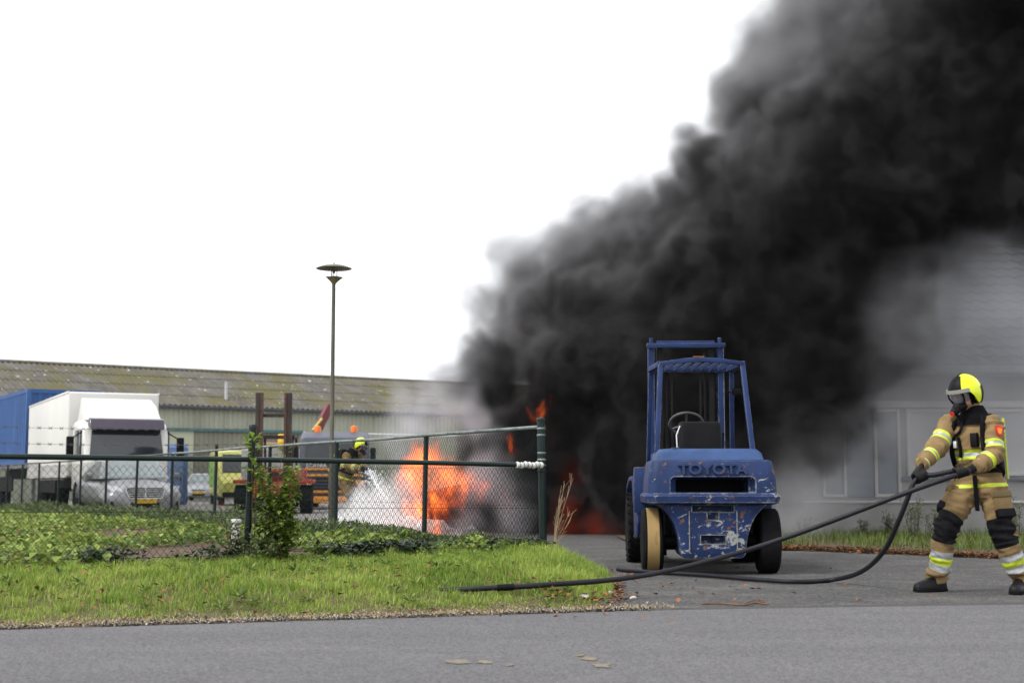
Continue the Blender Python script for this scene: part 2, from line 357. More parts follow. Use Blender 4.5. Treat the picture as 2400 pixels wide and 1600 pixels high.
# barbed wire strands on arms of the garden post
for zz, z2 in ((1.42, 1.42), (1.28, 1.285)):
    a_ = NP + Vector((0.05, -0.03, 0)); b_ = P3 + Vector((0, -0.03, 0)); m = MB(); pts = []
    for t in np.linspace(0, 1, 40): 
        p = a_.lerp(b_, t); pts.append((p.x, p.y, zz + (z2 - zz) * t - 0.03 * math.sin(math.pi * t)))
    m.tube(pts, 0.0016, 5)
    for t in np.linspace(0.02, 0.98, 36):
        p = a_.lerp(b_, t); z_ = zz + (z2 - zz) * t - 0.03 * math.sin(math.pi * t)
        m.tube([(p.x - 0.016, p.y, z_ + 0.014), (p.x + 0.016, p.y, z_ - 0.014)], 0.0022, 4); m.tube([(p.x - 0.016, p.y, z_ - 0.012), (p.x + 0.018, p.y, z_ + 0.012)], 0.0022, 4)
    m.build('barbed_wire', WIRE, low)
# ================================================================== LAMP POST
LP = Vector((at(778, 1000, 22.9).x, 22.9, 0.0))
lamp = thing('street_lamp', 'old street lamp with flat round shade on a thin pole beside the chain link fence', 'street lamp', LP)
POLE = mat('lamp_pole_paint', (0.105, 0.10, 0.08), 0.6, var=0.25, scale=5, col2=(0.05, 0.047, 0.03), f2=0.45, scale2=2.2, sharp=0.25, stretch=(1, 1, 0.35))
SHADE = mat('mossy_shade', (0.17, 0.16, 0.115), 0.7, var=0.35, scale=9, col2=(0.20, 0.19, 0.05), f2=0.55, scale2=7)
zt = at(777, 662, 22.9).z
m = MB(); m.tube([(0, 0, -0.2), (0, 0, 1.1), (0, 0, 1.16), (0, 0, zt)], [0.046, 0.044, 0.035, 0.029], 14); m.build('pole', POLE, lamp)
m = MB(); m.lathe([(0.03, -0.03), (0.05, 0.0), (0.155, 0.085), (0.150, 0.088), (0.045, 0.012), (0.0001, 0.01)], 5, (0, 0, zt)); m.build('lower_dish', SHADE, lamp, angle=20)
z2 = at(777, 627, 22.9).z
for a in (0.4, 2.5, 4.6):
    m = MB(); m.tube([(0.052 * math.cos(a), 0.052 * math.sin(a), zt), (0.052 * math.cos(a), 0.052 * math.sin(a), z2)], 0.007, 6); m.build('rod', POLE, lamp)
m = MB(); m.lathe([(0.285, -0.022), (0.29, -0.014), (0.20, 0.022), (0.10, 0.045), (0.0001, 0.055)], 40, (0, 0, z2)); m.lathe([(0.285, -0.022), (0.15, -0.03), (0.05, -0.035), (0.0001, -0.036)], 40, (0, 0, z2)); m.build('shade', SHADE, lamp, angle=50)
m = MB(); m.lathe([(0.0001, -0.10), (0.018, -0.094), (0.024, -0.07), (0.028, -0.03), (0.026, 0.0)], 12, (0, 0, z2)); m.build('bulb', mat('cloudy_bulb', (0.22, 0.2, 0.17), 0.4), lamp)
m = MB(); m.lathe([(0.008, 0), (0.009, 0.03), (0.0001, 0.045)], 8, (0, 0, z2 + 0.05)); m.build('knob', POLE, lamp)
# ================================================================== SHED at the back of the yard
A0 = Vector((-20.2, 82.0, 0)); SD = Vector((0.817, 0.577, 0)); SB = Vector((-0.577, 0.817, 0))
shed = thing('storage_shed', 'long low shed with mossy grey corrugated roof and pale green ribbed walls', 'shed', A0 - SD * 26, math.atan2(SD.y, SD.x))
# local axes: x along the eave, y away from the camera
SHL, EAVE, RIDGE, HALF = 74.0, 5.35, 8.1, 8.2
MOSS = mat('mossy_roof', (0.105, 0.098, 0.088), 0.95, var=0.35, scale=1.4, stretch=(1, 0.4, 0.4), col2=(0.098, 0.09, 0.032), f2=0.44, scale2=0.55, sharp=0.22, detail=8)
_n = MOSS.node_tree; _b = _n.nodes['Principled BSDF']; _src = _b.inputs['Base Color'].links[0].from_socket
_tc = _n.nodes.new('ShaderNodeTexCoord'); _mp = _n.nodes.new('ShaderNodeMapping'); _mp.inputs['Scale'].default_value = (1.6, 0.9, 0.9); _n.links.new(_tc.outputs['Object'], _mp.inputs[0])
_vo = _n.nodes.new('ShaderNodeTexNoise'); _vo.inputs['Scale'].default_value = 2.1; _vo.inputs['Detail'].default_value = 5; _n.links.new(_mp.outputs[0], _vo.inputs['Vector'])
_rr = _n.nodes.new('ShaderNodeValToRGB'); _rr.color_ramp.elements[0].position = 0.655; _rr.color_ramp.elements[1].position = 0.74; _n.links.new(_vo.outputs[0], _rr.inputs[0])
_mi = _n.nodes.new('ShaderNodeMix'); _mi.data_type = 'RGBA'; _mi.inputs['B'].default_value = (0.46, 0.46, 0.43, 1); _n.links.new(_rr.outputs[0], _mi.inputs['Factor']); _n.links.new(_src, _mi.inputs['A']); _n.links.new(_mi.outputs['Result'], _b.inputs['Base Color'])
def corrug(x0, x1, pitch, depth, flat=False):
    xs_ = []; x = x0; k = 0
    while x < x1:
        ph = [(0, 0), (0.18, 0), (0.32, 1), (0.68, 1), (0.82, 0)] if flat else [(i / 6, 0.5 - 0.5 * math.cos(2 * math.pi * i / 6)) for i in range(6)]
        for t, d in ph: xs_.append((min(x + t * pitch, x1), d * depth))
        x += pitch
    xs_.append((x1, 0)); return xs_
prof = corrug(0, SHL, 0.34, 0.07)
for k in range(4):                               # four courses of sheets, each lapping the one below
    t0, t1 = k / 4, (k + 1) / 4 + 0.012; m = MB(); P = []
    for x, d in prof:
        for t, up in ((t0, 0.028), (t1, 0.0)):
            P.append((x, HALF * t - 0.35, EAVE + (RIDGE - EAVE) * t + d + up + 0.02))
    m.add(P, [(2 * i, 2 * i + 2, 2 * i + 3, 2 * i + 1) for i in range(len(prof) - 1)]); m.build('roof_sheet_course', MOSS, shed, angle=60)
m = MB(); m.prism([(-0.3, 0), (0, 0.12), (0.3, 0), (0.3, -0.06), (-0.3, -0.06)], 0, SHL, 'yz'); o = m.build('ridge_cap', MOSS, shed); o.location = (0, HALF - 0.3, RIDGE + 0.06)
m = MB(); P = [(x, HALF * 2 - 0.2 if j else HALF - 0.3, EAVE if j else RIDGE) for x in (0, SHL) for j in (0, 1)]; m.add(P, [(0, 1, 3, 2)]); m.build('rear_roof', MOSS, shed)
WALLG = mat('pale_green_sheet', (0.33, 0.345, 0.27), 0.6, var=0.12, scale=0.5, col2=(0.25, 0.26, 0.20), f2=0.52, scale2=0.8, stretch=(1, 1, 0.2))
WALLD = mat('grey_green_door', (0.215, 0.21, 0.165), 0.6, var=0.15, scale=0.6, stretch=(1, 1, 0.25))
PALE = mat('pale_flat_panel', (0.40, 0.42, 0.31), 0.6, var=0.08, scale=0.4)
TEAL = mat('teal_trim', (0.06, 0.15, 0.155), 0.5, var=0.2, scale=2)
DKTRIM = mat('dark_steel_trim', (0.06, 0.065, 0.075), 0.5, var=0.2, scale=2)
def sheet(x0, x1, z0, z1, y, material, name, pitch=0.3):
    pr = corrug(x0, x1, pitch, 0.05, True); m = MB(); P = []
    for x, d in pr: P += [(x, y - d, z0), (x, y - d, z1)]
    m.add(P, [(2 * i, 2 * i + 2, 2 * i + 3, 2 * i + 1) for i in range(len(pr) - 1)]); return m.build(name, material, shed, smooth=False)
x = 0.0
while x < SHL: sheet(x, min(x + 4.0, SHL) - 0.02, 4.05, EAVE - 0.02, 0.0, WALLG, 'upper_wall_panel'); x += 4
x = 0.0; k = 0
doors = {6: (PALE, 'sliding_door'), 7: (WALLD, 'sliding_door'), 8: (WALLD, 'sliding_door')}
while x < SHL:
    if k in doors and doors[k][0] is PALE:
        m = MB(); m.box((x + 2, 0.02, 2.0), (3.96, 0.05, 4.0)); m.build('flat_door', PALE, shed)
    else: sheet(x, min(x + 4, SHL) - 0.03, 0, 4.02, 0.05, doors.get(k, (WALLG, ''))[0], doors.get(k, (0, 'wall_panel'))[1])
    x += 4; k += 1
m = MB(); m.box((27, -0.10, 4.03), (16, 0.14, 0.16)); m.build('door_track', TEAL, shed)
m = MB(); m.box((SHL / 2, -0.36, EAVE - 0.03), (SHL, 0.16, 0.17)); m.build('gutter', DKTRIM, shed, bevel=0.03)
m = MB(); m.prism([(0, 0), (HALF * 2, 0), (HALF * 2, EAVE), (HALF, RIDGE), (0, EAVE)], 0.02, 0.1, 'yz'); m.build('gable_wall', WALLG, shed)
m = MB(); m.prism([(0, 0), (HALF * 2, 0), (HALF * 2, EAVE), (HALF, RIDGE), (0, EAVE)], SHL - 0.1, SHL - 0.02, 'yz'); m.build('gable_wall', WALLG, shed)
m = MB(); m.cyl((30.5, 1.2, 5.9), (30.5, 1.2, 7.0), 0.1, n=10); m.build('vent_pipe', mat('pale_pipe', (0.4, 0.4, 0.42), 0.6), shed)
# ================================================================== BUILDING on the right, behind the firefighter
BX0, BX1, BY = 4.6, 16.0, 25.0
house = thing('office_building', 'low grey rendered building with white window frames and tiled roof, veiled by smoke', 'building', (0, BY, 0))
REND = mat('grey_render', (0.38, 0.375, 0.37), 0.9, var=0.10, scale=1.2, bump=0.2, bscale=60)
PLIN = mat('pale_plinth', (0.34, 0.335, 0.32), 0.9, var=0.16, scale=2.5, bump=0.2, bscale=40)
WFR = mat('white_window_frame', (0.62, 0.61, 0.6), 0.5, var=0.06, scale=3)
GLS = mat('grey_blue_pane', (0.16, 0.20, 0.235), 0.12, var=0.15, scale=1.5, spec=0.6)
EV = 2.83
m = MB(); m.box(((BX0 + BX1) / 2, 2.0, EV / 2 + 0.3), (BX1 - BX0, 4.0, EV - 0.6)); m.build('wall', REND, house)
m = MB(); m.box(((BX0 + BX1) / 2, 1.97, 0.28), (BX1 - BX0 + 0.02, 4.02, 0.62)); m.build('plinth', PLIN, house)
m = MB(); m.box(((BX0 + BX1) / 2, -0.06, 0.60), (BX1 - BX0 + 0.02, 0.10, 0.045)); m.build('sill_course', WFR, house, bevel=0.008)
def window(x0, x1, z0, z1, fw=0.07, pane=GLS):
    f = MB(); zc = (z0 + z1) / 2; xc = (x0 + x1) / 2
    for xx in (x0 + fw / 2, x1 - fw / 2): f.box((xx, -0.02, zc), (fw, 0.09, z1 - z0))
    for zz in (z0 + fw / 2, z1 - fw / 2): f.box((xc, -0.02, zz), (x1 - x0 - 2 * fw, 0.086, fw))
    o = f.build('window', WFR, house, bevel=0.006)
    p = MB(); p.box((xc, -0.003, zc), (x1 - x0 - 2 * fw + 0.01, 0.012, z1 - z0 - 2 * fw + 0.01)); p.build('pane', pane, o)
    return o
def bx(u): return at(u, 1100, BY).x
window(bx(1926), bx(1982), 0.68, 2.22, 0.05); window(bx(2048), bx(2110), 0.68, 2.22, 0.055)
m = MB(); m.box(((bx(1982) + bx(2048)) / 2, -0.01, 1.45), (bx(2048) - bx(1982) - 0.01, 0.05, 1.54)); m.build('infill_panel', mat('blue_grey_panel', (0.21, 0.25, 0.29), 0.5, var=0.08, scale=2), house)
PANEL = mat('pale_door_panel', (0.55, 0.55, 0.56), 0.5, var=0.05, scale=1)
window(bx(2125), bx(2290), 1.05, 2.22, 0.06, PANEL); window(bx(2300), bx(2470), 1.05, 2.22, 0.06, PANEL); window(bx(2480), bx(2650), 1.05, 2.22, 0.06, PANEL)
m = MB(); m.box(((bx(2110) + BX1) / 2, -0.05, 1.0), (BX1 - bx(2110), 0.12, 0.07)); m.build('window_sill', mat('slate_sill', (0.17, 0.18, 0.20), 0.6), house, bevel=0.01)
m = MB(); m.box(((BX0 + BX1) / 2, -0.04, 2.30), (BX1 - BX0, 0.07, 0.12)); m.build('lintel_band', WFR, house, bevel=0.01)
m = MB(); m.box(((BX0 + BX1) / 2, -0.2, EV - 0.02), (BX1 - BX0 + 0.3, 0.5, 0.09)); m.build('soffit', mat('blue_grey_soffit', (0.24, 0.26, 0.29), 0.6), house, bevel=0.01)
m = MB(); g = [(-0.075, 0.06), (-0.075, 0), (-0.05, -0.05), (0, -0.07), (0.05, -0.05), (0.075, 0), (0.075, 0.06), (0.06, 0.06), (0.06, 0), (0.04, -0.04), (0, -0.055), (-0.04, -0.04), (-0.06, 0), (-0.06, 0.06)]
m.prism(g, BX0 - 0.15, BX1 + 0.15, 'yz'); o = m.build('gutter', mat('grey_gutter', (0.36, 0.37, 0.38), 0.5), house); o.location = (0, -0.5, EV + 0.05)
TILE = mat('grey_roof_tile', (0.14, 0.145, 0.155), 0.8, var=0.2, scale=3, bump=0.2, bscale=40)
m = MB(); nt_ = 22
for k in range(nt_):
    y0 = -0.45 + k * 0.30; z0 = EV + 0.09 + k * 0.20; P = []; xs_ = np.arange(BX0 - 0.1, BX1 + 0.1, 0.05)
    for x in xs_:
        d = 0.022 * math.sin(x * 2 * math.pi / 0.3)
        P += [(x, y0, z0 + 0.035 + d), (x, y0, z0 + d), (x, y0 + 0.34, z0 + 0.2 + d)]
    F = []
    for i in range(len(xs_) - 1): F += [(3 * i + 1, 3 * i + 4, 3 * i + 3, 3 * i), (3 * i, 3 * i + 3, 3 * i + 5, 3 * i + 2)]
    m.add(P, F)
tag(m.build('roof_tiles', TILE, house), kind='stuff')
m = MB(); m.add([(BX0 - 0.1, -0.4, EV + 0.06), (BX1 + 0.1, -0.4, EV + 0.06), (BX1 + 0.1, 6.2, EV + 4.45), (BX0 - 0.1, 6.2, EV + 4.45)], [(0, 1, 2, 3)]); m.build('roof_deck', TILE, house)
m = MB(); m.prism([(0, EV - 0.4), (6.2, EV + 4.4), (12, EV - 0.4)], BX0 + 0.03, BX0 + 0.12, 'yz'); m.build('gable_wall', REND, house)
# ================================================================== SMOKE, FIRE, SPRAY (real volumes baked to a voxel grid by geometry nodes)
class Fl:
    """arithmetic on geometry-node fields"""
    g = None
    def __init__(s, sock): s.k = sock
    @staticmethod
    def m(op, *a, clamp=False):
        n = Fl.g.nodes.new('ShaderNodeMath'); n.operation = op; n.use_clamp = clamp
        for i, x in enumerate(a):
            if isinstance(x, Fl): Fl.g.links.new(x.k, n.inputs[i])
            else: n.inputs[i].default_value = x
        return Fl(n.outputs[0])
    def __add__(s, o): return Fl.m('ADD', s, o)
    def __sub__(s, o): return Fl.m('SUBTRACT', s, o)
    def __rsub__(s, o): return Fl.m('SUBTRACT', o, s)
    def __mul__(s, o): return Fl.m('MULTIPLY', s, o)
    __rmul__ = __mul__; __radd__ = __add__
def vmath(op, a, b=None, sc_=None):
    n = Fl.g.nodes.new('ShaderNodeVectorMath'); n.operation = op
    for i, x in enumerate((a, b)):
        if x is None: continue
        if isinstance(x, Fl): Fl.g.links.new(x.k, n.inputs[i])
        else: n.inputs[i].default_value = x
    if sc_ is not None: n.inputs['Scale'].default_value = sc_
    return Fl(n.outputs['Value' if op in ('DISTANCE', 'LENGTH', 'DOT_PRODUCT') else 'Vector'])
def fnoise(v, scale, detail=3, color=False, rough=0.55):
    n = Fl.g.nodes.new('ShaderNodeTexNoise'); n.inputs['Scale'].default_value = scale; n.inputs['Detail'].default_value = detail
    n.inputs['Roughness'].default_value = rough
    Fl.g.links.new(v.k, n.inputs['Vector']); return Fl(n.outputs[1 if color else 0])
def fvoro(v, scale):
    n = Fl.g.nodes.new('ShaderNodeTexVoronoi'); n.feature = 'F1'; n.inputs['Scale'].default_value = scale; n.inputs['Randomness'].default_value = 0.9
    Fl.g.links.new(v.k, n.inputs['Vector']); return Fl(n.outputs['Distance'])
def blobs(p, sp, k):
    d = None
    for c, r in sp:
        e = vmath('DISTANCE', p, tuple(c)) - r
        d = e if d is None else Fl.m('SMOOTH_MIN', d, e, k)
    return d
def volume_object(name, lo, hi, voxel, density_fn, material):
    g = bpy.data.node_groups.new(name, 'GeometryNodeTree'); Fl.g = g
    g.interface.new_socket('Geometry', in_out='INPUT', socket_type='NodeSocketGeometry'); g.interface.new_socket('Geometry', in_out='OUTPUT', socket_type='NodeSocketGeometry')
    out = g.nodes.new('NodeGroupOutput'); pos = Fl(g.nodes.new('GeometryNodeInputPosition').outputs[0])
    vc = g.nodes.new('GeometryNodeVolumeCube'); sm = g.nodes.new('GeometryNodeSetMaterial'); sm.inputs['Material'].default_value = material
    vc.inputs['Min'].default_value = lo; vc.inputs['Max'].default_value = hi
    for ax, a, b in zip('XYZ', lo, hi): vc.inputs['Resolution ' + ax].default_value = max(8, int((b - a) / voxel))
    g.links.new(density_fn(pos).k, vc.inputs['Density']); g.links.new(vc.outputs[0], sm.inputs[0]); g.links.new(sm.outputs[0], out.inputs[0])
    me = bpy.data.meshes.new(name); me.from_pydata([lo, hi], [], []); me.materials.append(material)
    o = link(bpy.data.objects.new(name, me)); md = o.modifiers.new('volume', 'NODES'); md.node_group = g
    return o
def volmat(name, color, dens, emis=None, estr=0.0, aniso=0.0):
    m = bpy.data.materials.new(name); m.use_nodes = True; n = m.node_tree; n.nodes.clear()
    pv = n.nodes.new('ShaderNodeVolumePrincipled'); pv.inputs['Color'].default_value = tuple(color) + (1,)
    pv.inputs['Density'].default_value = dens; pv.inputs['Anisotropy'].default_value = aniso; pv.inputs['Blackbody Intensity'].default_value = 0
    if emis: pv.inputs['Emission Color'].default_value = tuple(emis) + (1,)
    o = n.nodes.new('ShaderNodeOutputMaterial'); n.links.new(pv.outputs[0], o.inputs['Volume'])
    return m, n, pv
def puff(u, v, Y, rpx): return (at(u, v, Y), rpx * Y / FPX)
SMOKE = [puff(*a) for a in ((1150, 850, 27.2, 105), (1115, 930, 27.2, 95), (1180, 1010, 27.3, 140), (1130, 810, 27.1, 55), (1190, 740, 27.0, 95), (1225, 610, 26.8, 85), (1250, 720, 26.8, 130), (1340, 600, 26.6, 100), (1330, 760, 26.8, 160),
    (1450, 560, 26.2, 120), (1400, 880, 26.5, 200), (1330, 1080, 27.0, 190), (1290, 1200, 27.2, 130), (1450, 1160, 26.6, 150), (1580, 560, 25.8, 150), (1600, 840, 25.6, 260), (1560, 1080, 25.8, 220),
    (1745, 410, 25.2, 160), (1775, 260, 25.0, 95), (1860, 90, 24.8, 125), (1800, 700, 24.8, 280), (1700, 1060, 25.0, 170), (1800, 1040, 24.4, 130), (1880, 250, 24.8, 205), (1980, 480, 24.4, 320), (2120, 120, 24.2, 300), (2250, 330, 23.8, 290),
    (2350, -20, 23.6, 400), (1950, 880, 23.8, 160), (1930, 1010, 23.4, 95), (2080, 760, 23.8, 160), (2480, 250, 23.4, 330), (2100, -160, 24.0, 330), (2500, -300, 23.5, 500))]
def smoke_density(p):
    w1 = vmath('SUBTRACT', fnoise(p, 0.55, 3, True), (0.5, 0.5, 0.5)); q = vmath('ADD', p, vmath('SCALE', w1, sc_=1.3))
    d = blobs(q, SMOKE, 0.45)
    s = d + fvoro(q, 0.85) * 0.80 + fvoro(q, 2.1) * 0.42 + (fnoise(q, 4.5, 4) - 0.5) * 0.46 + fvoro(q, 4.6) * 0.14 - 0.88
    cc = vmath('DOT_PRODUCT', p, (-0.7, 0.0, 0.85)) + fnoise(p, 0.6, 2) * 3.5; kk = Fl.m('MULTIPLY', cc - 4.6, 0.5, clamp=True)
    core = Fl.m('MULTIPLY', s * -1.0, 1.9, clamp=True)
    soft = Fl.m('MULTIPLY', (0.75 - s), 0.8, clamp=True)
    var = Fl.m('MULTIPLY', fnoise(q, 0.5, 3) - 0.33, 2.6, clamp=True)
    return core * core * (0.25 + 0.75 * var) * (1.0 - kk * 0.9) + soft * soft * soft * (0.014 + kk * 0.06)
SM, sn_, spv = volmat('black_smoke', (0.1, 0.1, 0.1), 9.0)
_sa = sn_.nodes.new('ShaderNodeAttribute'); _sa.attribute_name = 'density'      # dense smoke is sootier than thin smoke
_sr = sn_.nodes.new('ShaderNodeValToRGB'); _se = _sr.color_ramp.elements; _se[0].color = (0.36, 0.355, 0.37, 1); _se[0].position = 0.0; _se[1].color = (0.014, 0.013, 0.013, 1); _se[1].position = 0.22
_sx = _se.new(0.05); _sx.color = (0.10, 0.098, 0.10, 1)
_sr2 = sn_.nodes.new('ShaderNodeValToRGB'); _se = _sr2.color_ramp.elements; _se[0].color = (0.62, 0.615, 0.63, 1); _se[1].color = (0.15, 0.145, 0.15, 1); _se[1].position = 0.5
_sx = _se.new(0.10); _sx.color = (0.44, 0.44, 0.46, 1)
# upper-left flank, thinned, has sky-lit grey put into its colour; underside stays sooty
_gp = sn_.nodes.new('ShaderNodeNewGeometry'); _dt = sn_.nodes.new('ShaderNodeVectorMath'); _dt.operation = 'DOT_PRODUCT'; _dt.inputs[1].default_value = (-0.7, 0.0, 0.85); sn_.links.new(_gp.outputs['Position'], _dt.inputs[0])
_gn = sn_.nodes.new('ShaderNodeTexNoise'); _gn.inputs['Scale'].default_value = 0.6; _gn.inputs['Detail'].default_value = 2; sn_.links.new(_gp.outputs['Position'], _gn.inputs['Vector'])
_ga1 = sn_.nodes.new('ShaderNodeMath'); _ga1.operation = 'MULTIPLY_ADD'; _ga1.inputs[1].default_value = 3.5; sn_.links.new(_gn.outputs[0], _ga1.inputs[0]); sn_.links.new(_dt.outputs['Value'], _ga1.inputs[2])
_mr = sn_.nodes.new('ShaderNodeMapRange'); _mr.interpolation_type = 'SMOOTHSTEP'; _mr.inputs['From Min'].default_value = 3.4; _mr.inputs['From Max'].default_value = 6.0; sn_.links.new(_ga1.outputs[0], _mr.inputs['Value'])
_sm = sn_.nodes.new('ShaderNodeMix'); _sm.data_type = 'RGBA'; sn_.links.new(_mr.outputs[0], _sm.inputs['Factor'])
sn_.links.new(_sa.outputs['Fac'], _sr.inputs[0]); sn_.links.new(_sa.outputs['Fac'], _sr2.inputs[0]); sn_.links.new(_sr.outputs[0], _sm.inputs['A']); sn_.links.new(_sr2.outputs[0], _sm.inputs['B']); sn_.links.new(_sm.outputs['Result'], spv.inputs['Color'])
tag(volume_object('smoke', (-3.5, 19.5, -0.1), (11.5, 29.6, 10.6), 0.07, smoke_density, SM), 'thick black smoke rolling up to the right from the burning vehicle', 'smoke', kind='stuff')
# thin grey smoke drifting in front of the building, and the pale smoke left of the fire
THIN = [puff(*a) for a in ((2180, 760, 23.4, 200), (2320, 700, 23.4, 200), (2450, 800, 23.4, 180), (2100, 980, 23.4, 130), (1950, 1120, 23.2, 110), (1850, 1180, 22.8, 100), (2250, 920, 23.6, 150), (2400, 980, 23.6, 140), (2100, 1120, 23.6, 90), (2280, 1090, 23.8, 100))]
def thin_density(p):
    w1 = vmath('SUBTRACT', fnoise(p, 0.8, 3, True), (0.5, 0.5, 0.5)); q = vmath('ADD', p, vmath('SCALE', w1, sc_=1.2))
    d = blobs(q, THIN, 0.6); n = fnoise(q, 1.3, 4)
    s = Fl.m('MULTIPLY', (0.35 - d), 0.8, clamp=True)
    return s * s * (0.25 + 0.75 * Fl.m('MULTIPLY', n - 0.34, 3.0, clamp=True))
TM, _, _ = volmat('grey_smoke', (0.60, 0.61, 0.645), 1.9)
tag(volume_object('smoke_veil', (3.0, 21.0, -0.1), (10.5, 25.4, 5.6), 0.1, thin_density, TM), 'thin grey smoke veiling the building on the right', 'smoke', kind='stuff')
PALE_S = [puff(*a) for a in ((955, 940, 27.0, 60), (985, 985, 27.0, 75), (940, 1040, 27.2, 60), (1020, 930, 27.0, 55), (920, 1000, 27.3, 50), (1080, 960, 26.3, 70), (1120, 1000, 26.2, 75), (1150, 1120, 25.9, 90), (1100, 1220, 25.8, 60), (1200, 1210, 25.8, 70))]
def pale_density(p):
    w1 = vmath('SUBTRACT', fnoise(p, 1.4, 3, True), (0.5, 0.5, 0.5)); q = vmath('ADD', p, vmath('SCALE', w1, sc_=0.7))
    d = blobs(q, PALE_S, 0.3) + fvoro(q, 2.0) * 0.4 - 0.15
    s = Fl.m('MULTIPLY', (0.12 - d), 2.2, clamp=True); return s * s
PM, _, _ = volmat('pale_smoke', (0.72, 0.72, 0.76), 1.3)
tag(volume_object('pale_smoke', (-3.2, 24.8, -0.1), (1.2, 28.0, 3.0), 0.06, pale_density, PM), 'pale grey smoke curling around the flames behind the fence', 'smoke', kind='stuff')
# ---- flames
def fire_density_for(sp, warp=0.55, amp=0.5, vs_=0.45, gain=3.0):
    def fn(p):
        st = vmath('MULTIPLY', p, (1.0, 1.0, vs_))
        w1 = vmath('SUBTRACT', fnoise(st, 2.2, 3, True), (0.5, 0.5, 0.5)); q = vmath('ADD', p, vmath('SCALE', w1, sc_=warp))
        d = blobs(q, sp, 0.12)
        n = fnoise(vmath('MULTIPLY', q, (1.0, 1.0, vs_)), 7.0, 5)
        return Fl.m('MULTIPLY', (n - 0.52) * amp * 2.0 - d, gain, clamp=True)
    return fn
FM, fn_, pv = volmat('flames', (0.2, 0.05, 0.01), 0.6, emis=(1.0, 0.20, 0.022))
_a = fn_.nodes.new('ShaderNodeAttribute'); _a.attribute_name = 'density'
_r = fn_.nodes.new('ShaderNodeValToRGB'); _e = _r.color_ramp.elements; _e[0].color = (0.9, 0.07, 0.010, 1); _e[1].color = (1.0, 0.235, 0.026, 1); _e[1].position = 1.0
fn_.links.new(_a.outputs['Fac'], _r.inputs[0]); fn_.links.new(_r.outputs[0], pv.inputs['Emission Color'])
_m = fn_.nodes.new('ShaderNodeMath'); _m.operation = 'POWER'; _m.inputs[1].default_value = 1.6; fn_.links.new(_a.outputs['Fac'], _m.inputs[0])
_m2 = fn_.nodes.new('ShaderNodeMath'); _m2.operation = 'MULTIPLY'; _m2.inputs[1].default_value = 6.0; fn_.links.new(_m.outputs[0], _m2.inputs[0]); fn_.links.new(_m2.outputs[0], pv.inputs['Emission Strength'])
FIRE = [puff(*a) for a in ((985, 1090, 25.6, 54), (970, 1125, 25.6, 44), (1040, 1115, 25.6, 50), (1085, 1130, 25.6, 42), (1130, 1140, 25.6, 34), (1000, 1060, 25.8, 36), (985, 1185, 25.4, 44), (1025, 1180, 25.4, 46), (1015, 1235, 25.3, 36), (960, 1195, 25.3, 24), (1060, 1170, 25.5, 30),
    (1050, 1215, 25.4, 20), (1265, 965, 25.7, 26), (1285, 1010, 25.7, 12), (1200, 1045, 25.7, 12), (1190, 1180, 25.7, 18), (1170, 1245, 25.6, 14))]
tag(volume_object('flames', (-2.4, 24.6, -0.02), (1.0, 26.6, 2.7), 0.034, fire_density_for(FIRE, 0.8, 0.5), FM), 'orange flames licking up the burning vehicle behind the chain link fence', 'fire', kind='stuff')
FIRE2 = [puff(*a) for a in ((1330, 1180, 26.0, 50), (1345, 1100, 26.0, 40), (1400, 1235, 26.0, 50), (1320, 1240, 25.9, 50), (1300, 1020, 26.1, 30), (1440, 1240, 26.0, 40))]
GM, gn_, gpv = volmat('dull_flames', (0.1, 0.03, 0.01), 0.5, emis=(1.0, 0.09, 0.02)); _ga = gn_.nodes.new('ShaderNodeAttribute'); _ga.attribute_name = 'density'; _gm = gn_.nodes.new('ShaderNodeMath'); _gm.operation = 'MULTIPLY'; _gm.inputs[1].default_value = 0.42; gn_.links.new(_ga.outputs['Fac'], _gm.inputs[0]); gn_.links.new(_gm.outputs[0], gpv.inputs['Emission Strength'])
tag(volume_object('smouldering_flames', (0.0, 24.6, -0.02), (2.9, 27.2, 2.6), 0.07, fire_density_for(FIRE2, 0.6, 0.3, 0.6, 1.0), GM), 'dull red glow of fire inside the smoke right of the fence corner', 'fire', kind='stuff')
for nm, u, v, Y, r, lab in (('ground_fire', 520, 1178, 58.0, 9, 'small orange fire burning on the yard floor beside the yellow van'), ('ground_fire', 444, 1177, 66.0, 4, 'tiny flame on the yard floor in front of the silver car')):
    sp = [puff(u, v, Y, r * 0.8), puff(u - r, v + 5, Y, r * 0.6), puff(u + r, v + 5, Y, r * 0.65), puff(u - 3, v - r * 0.9, Y, r * 0.45)]; c = sp[0][0]; s_ = 3.0 * r * Y / FPX
    tag(volume_object(nm, (c.x - s_, c.y - s_, -0.01), (c.x + s_, c.y + s_, c.z + s_), s_ / 14, fire_density_for(sp, 0.25, 0.12), FM), lab, 'fire', kind='stuff')
# ---- extinguishing spray: white mist over the ground and the jet from the nozzle
SPRAY = [puff(*a) for a in ((800, 1215, 26.6, 34), (860, 1205, 26.4, 48), (915, 1185, 26.3, 42), (940, 1225, 26.0, 40), (880, 1235, 26.0, 42), (960, 1160, 26.3, 26), (820, 1240, 26.0, 36), (945, 1130, 26.4, 30), (900, 1150, 26.8, 30), (850, 1180, 27.0, 40), (1000, 1248, 25.6, 24), (1060, 1255, 25.5, 20))]
def spray_density(p):
    w1 = vmath('SUBTRACT', fnoise(p, 2.0, 3, True), (0.5, 0.5, 0.5)); q = vmath('ADD', p, vmath('SCALE', w1, sc_=0.5))
    d = blobs(q, SPRAY, 0.25) + (fnoise(q, 5.0, 4) - 0.5) * 0.5
    s = Fl.m('MULTIPLY', (0.14 - d), 2.4, clamp=True); return s * s
WM, _, _ = volmat('white_spray', (0.985, 0.985, 0.99), 6.0)
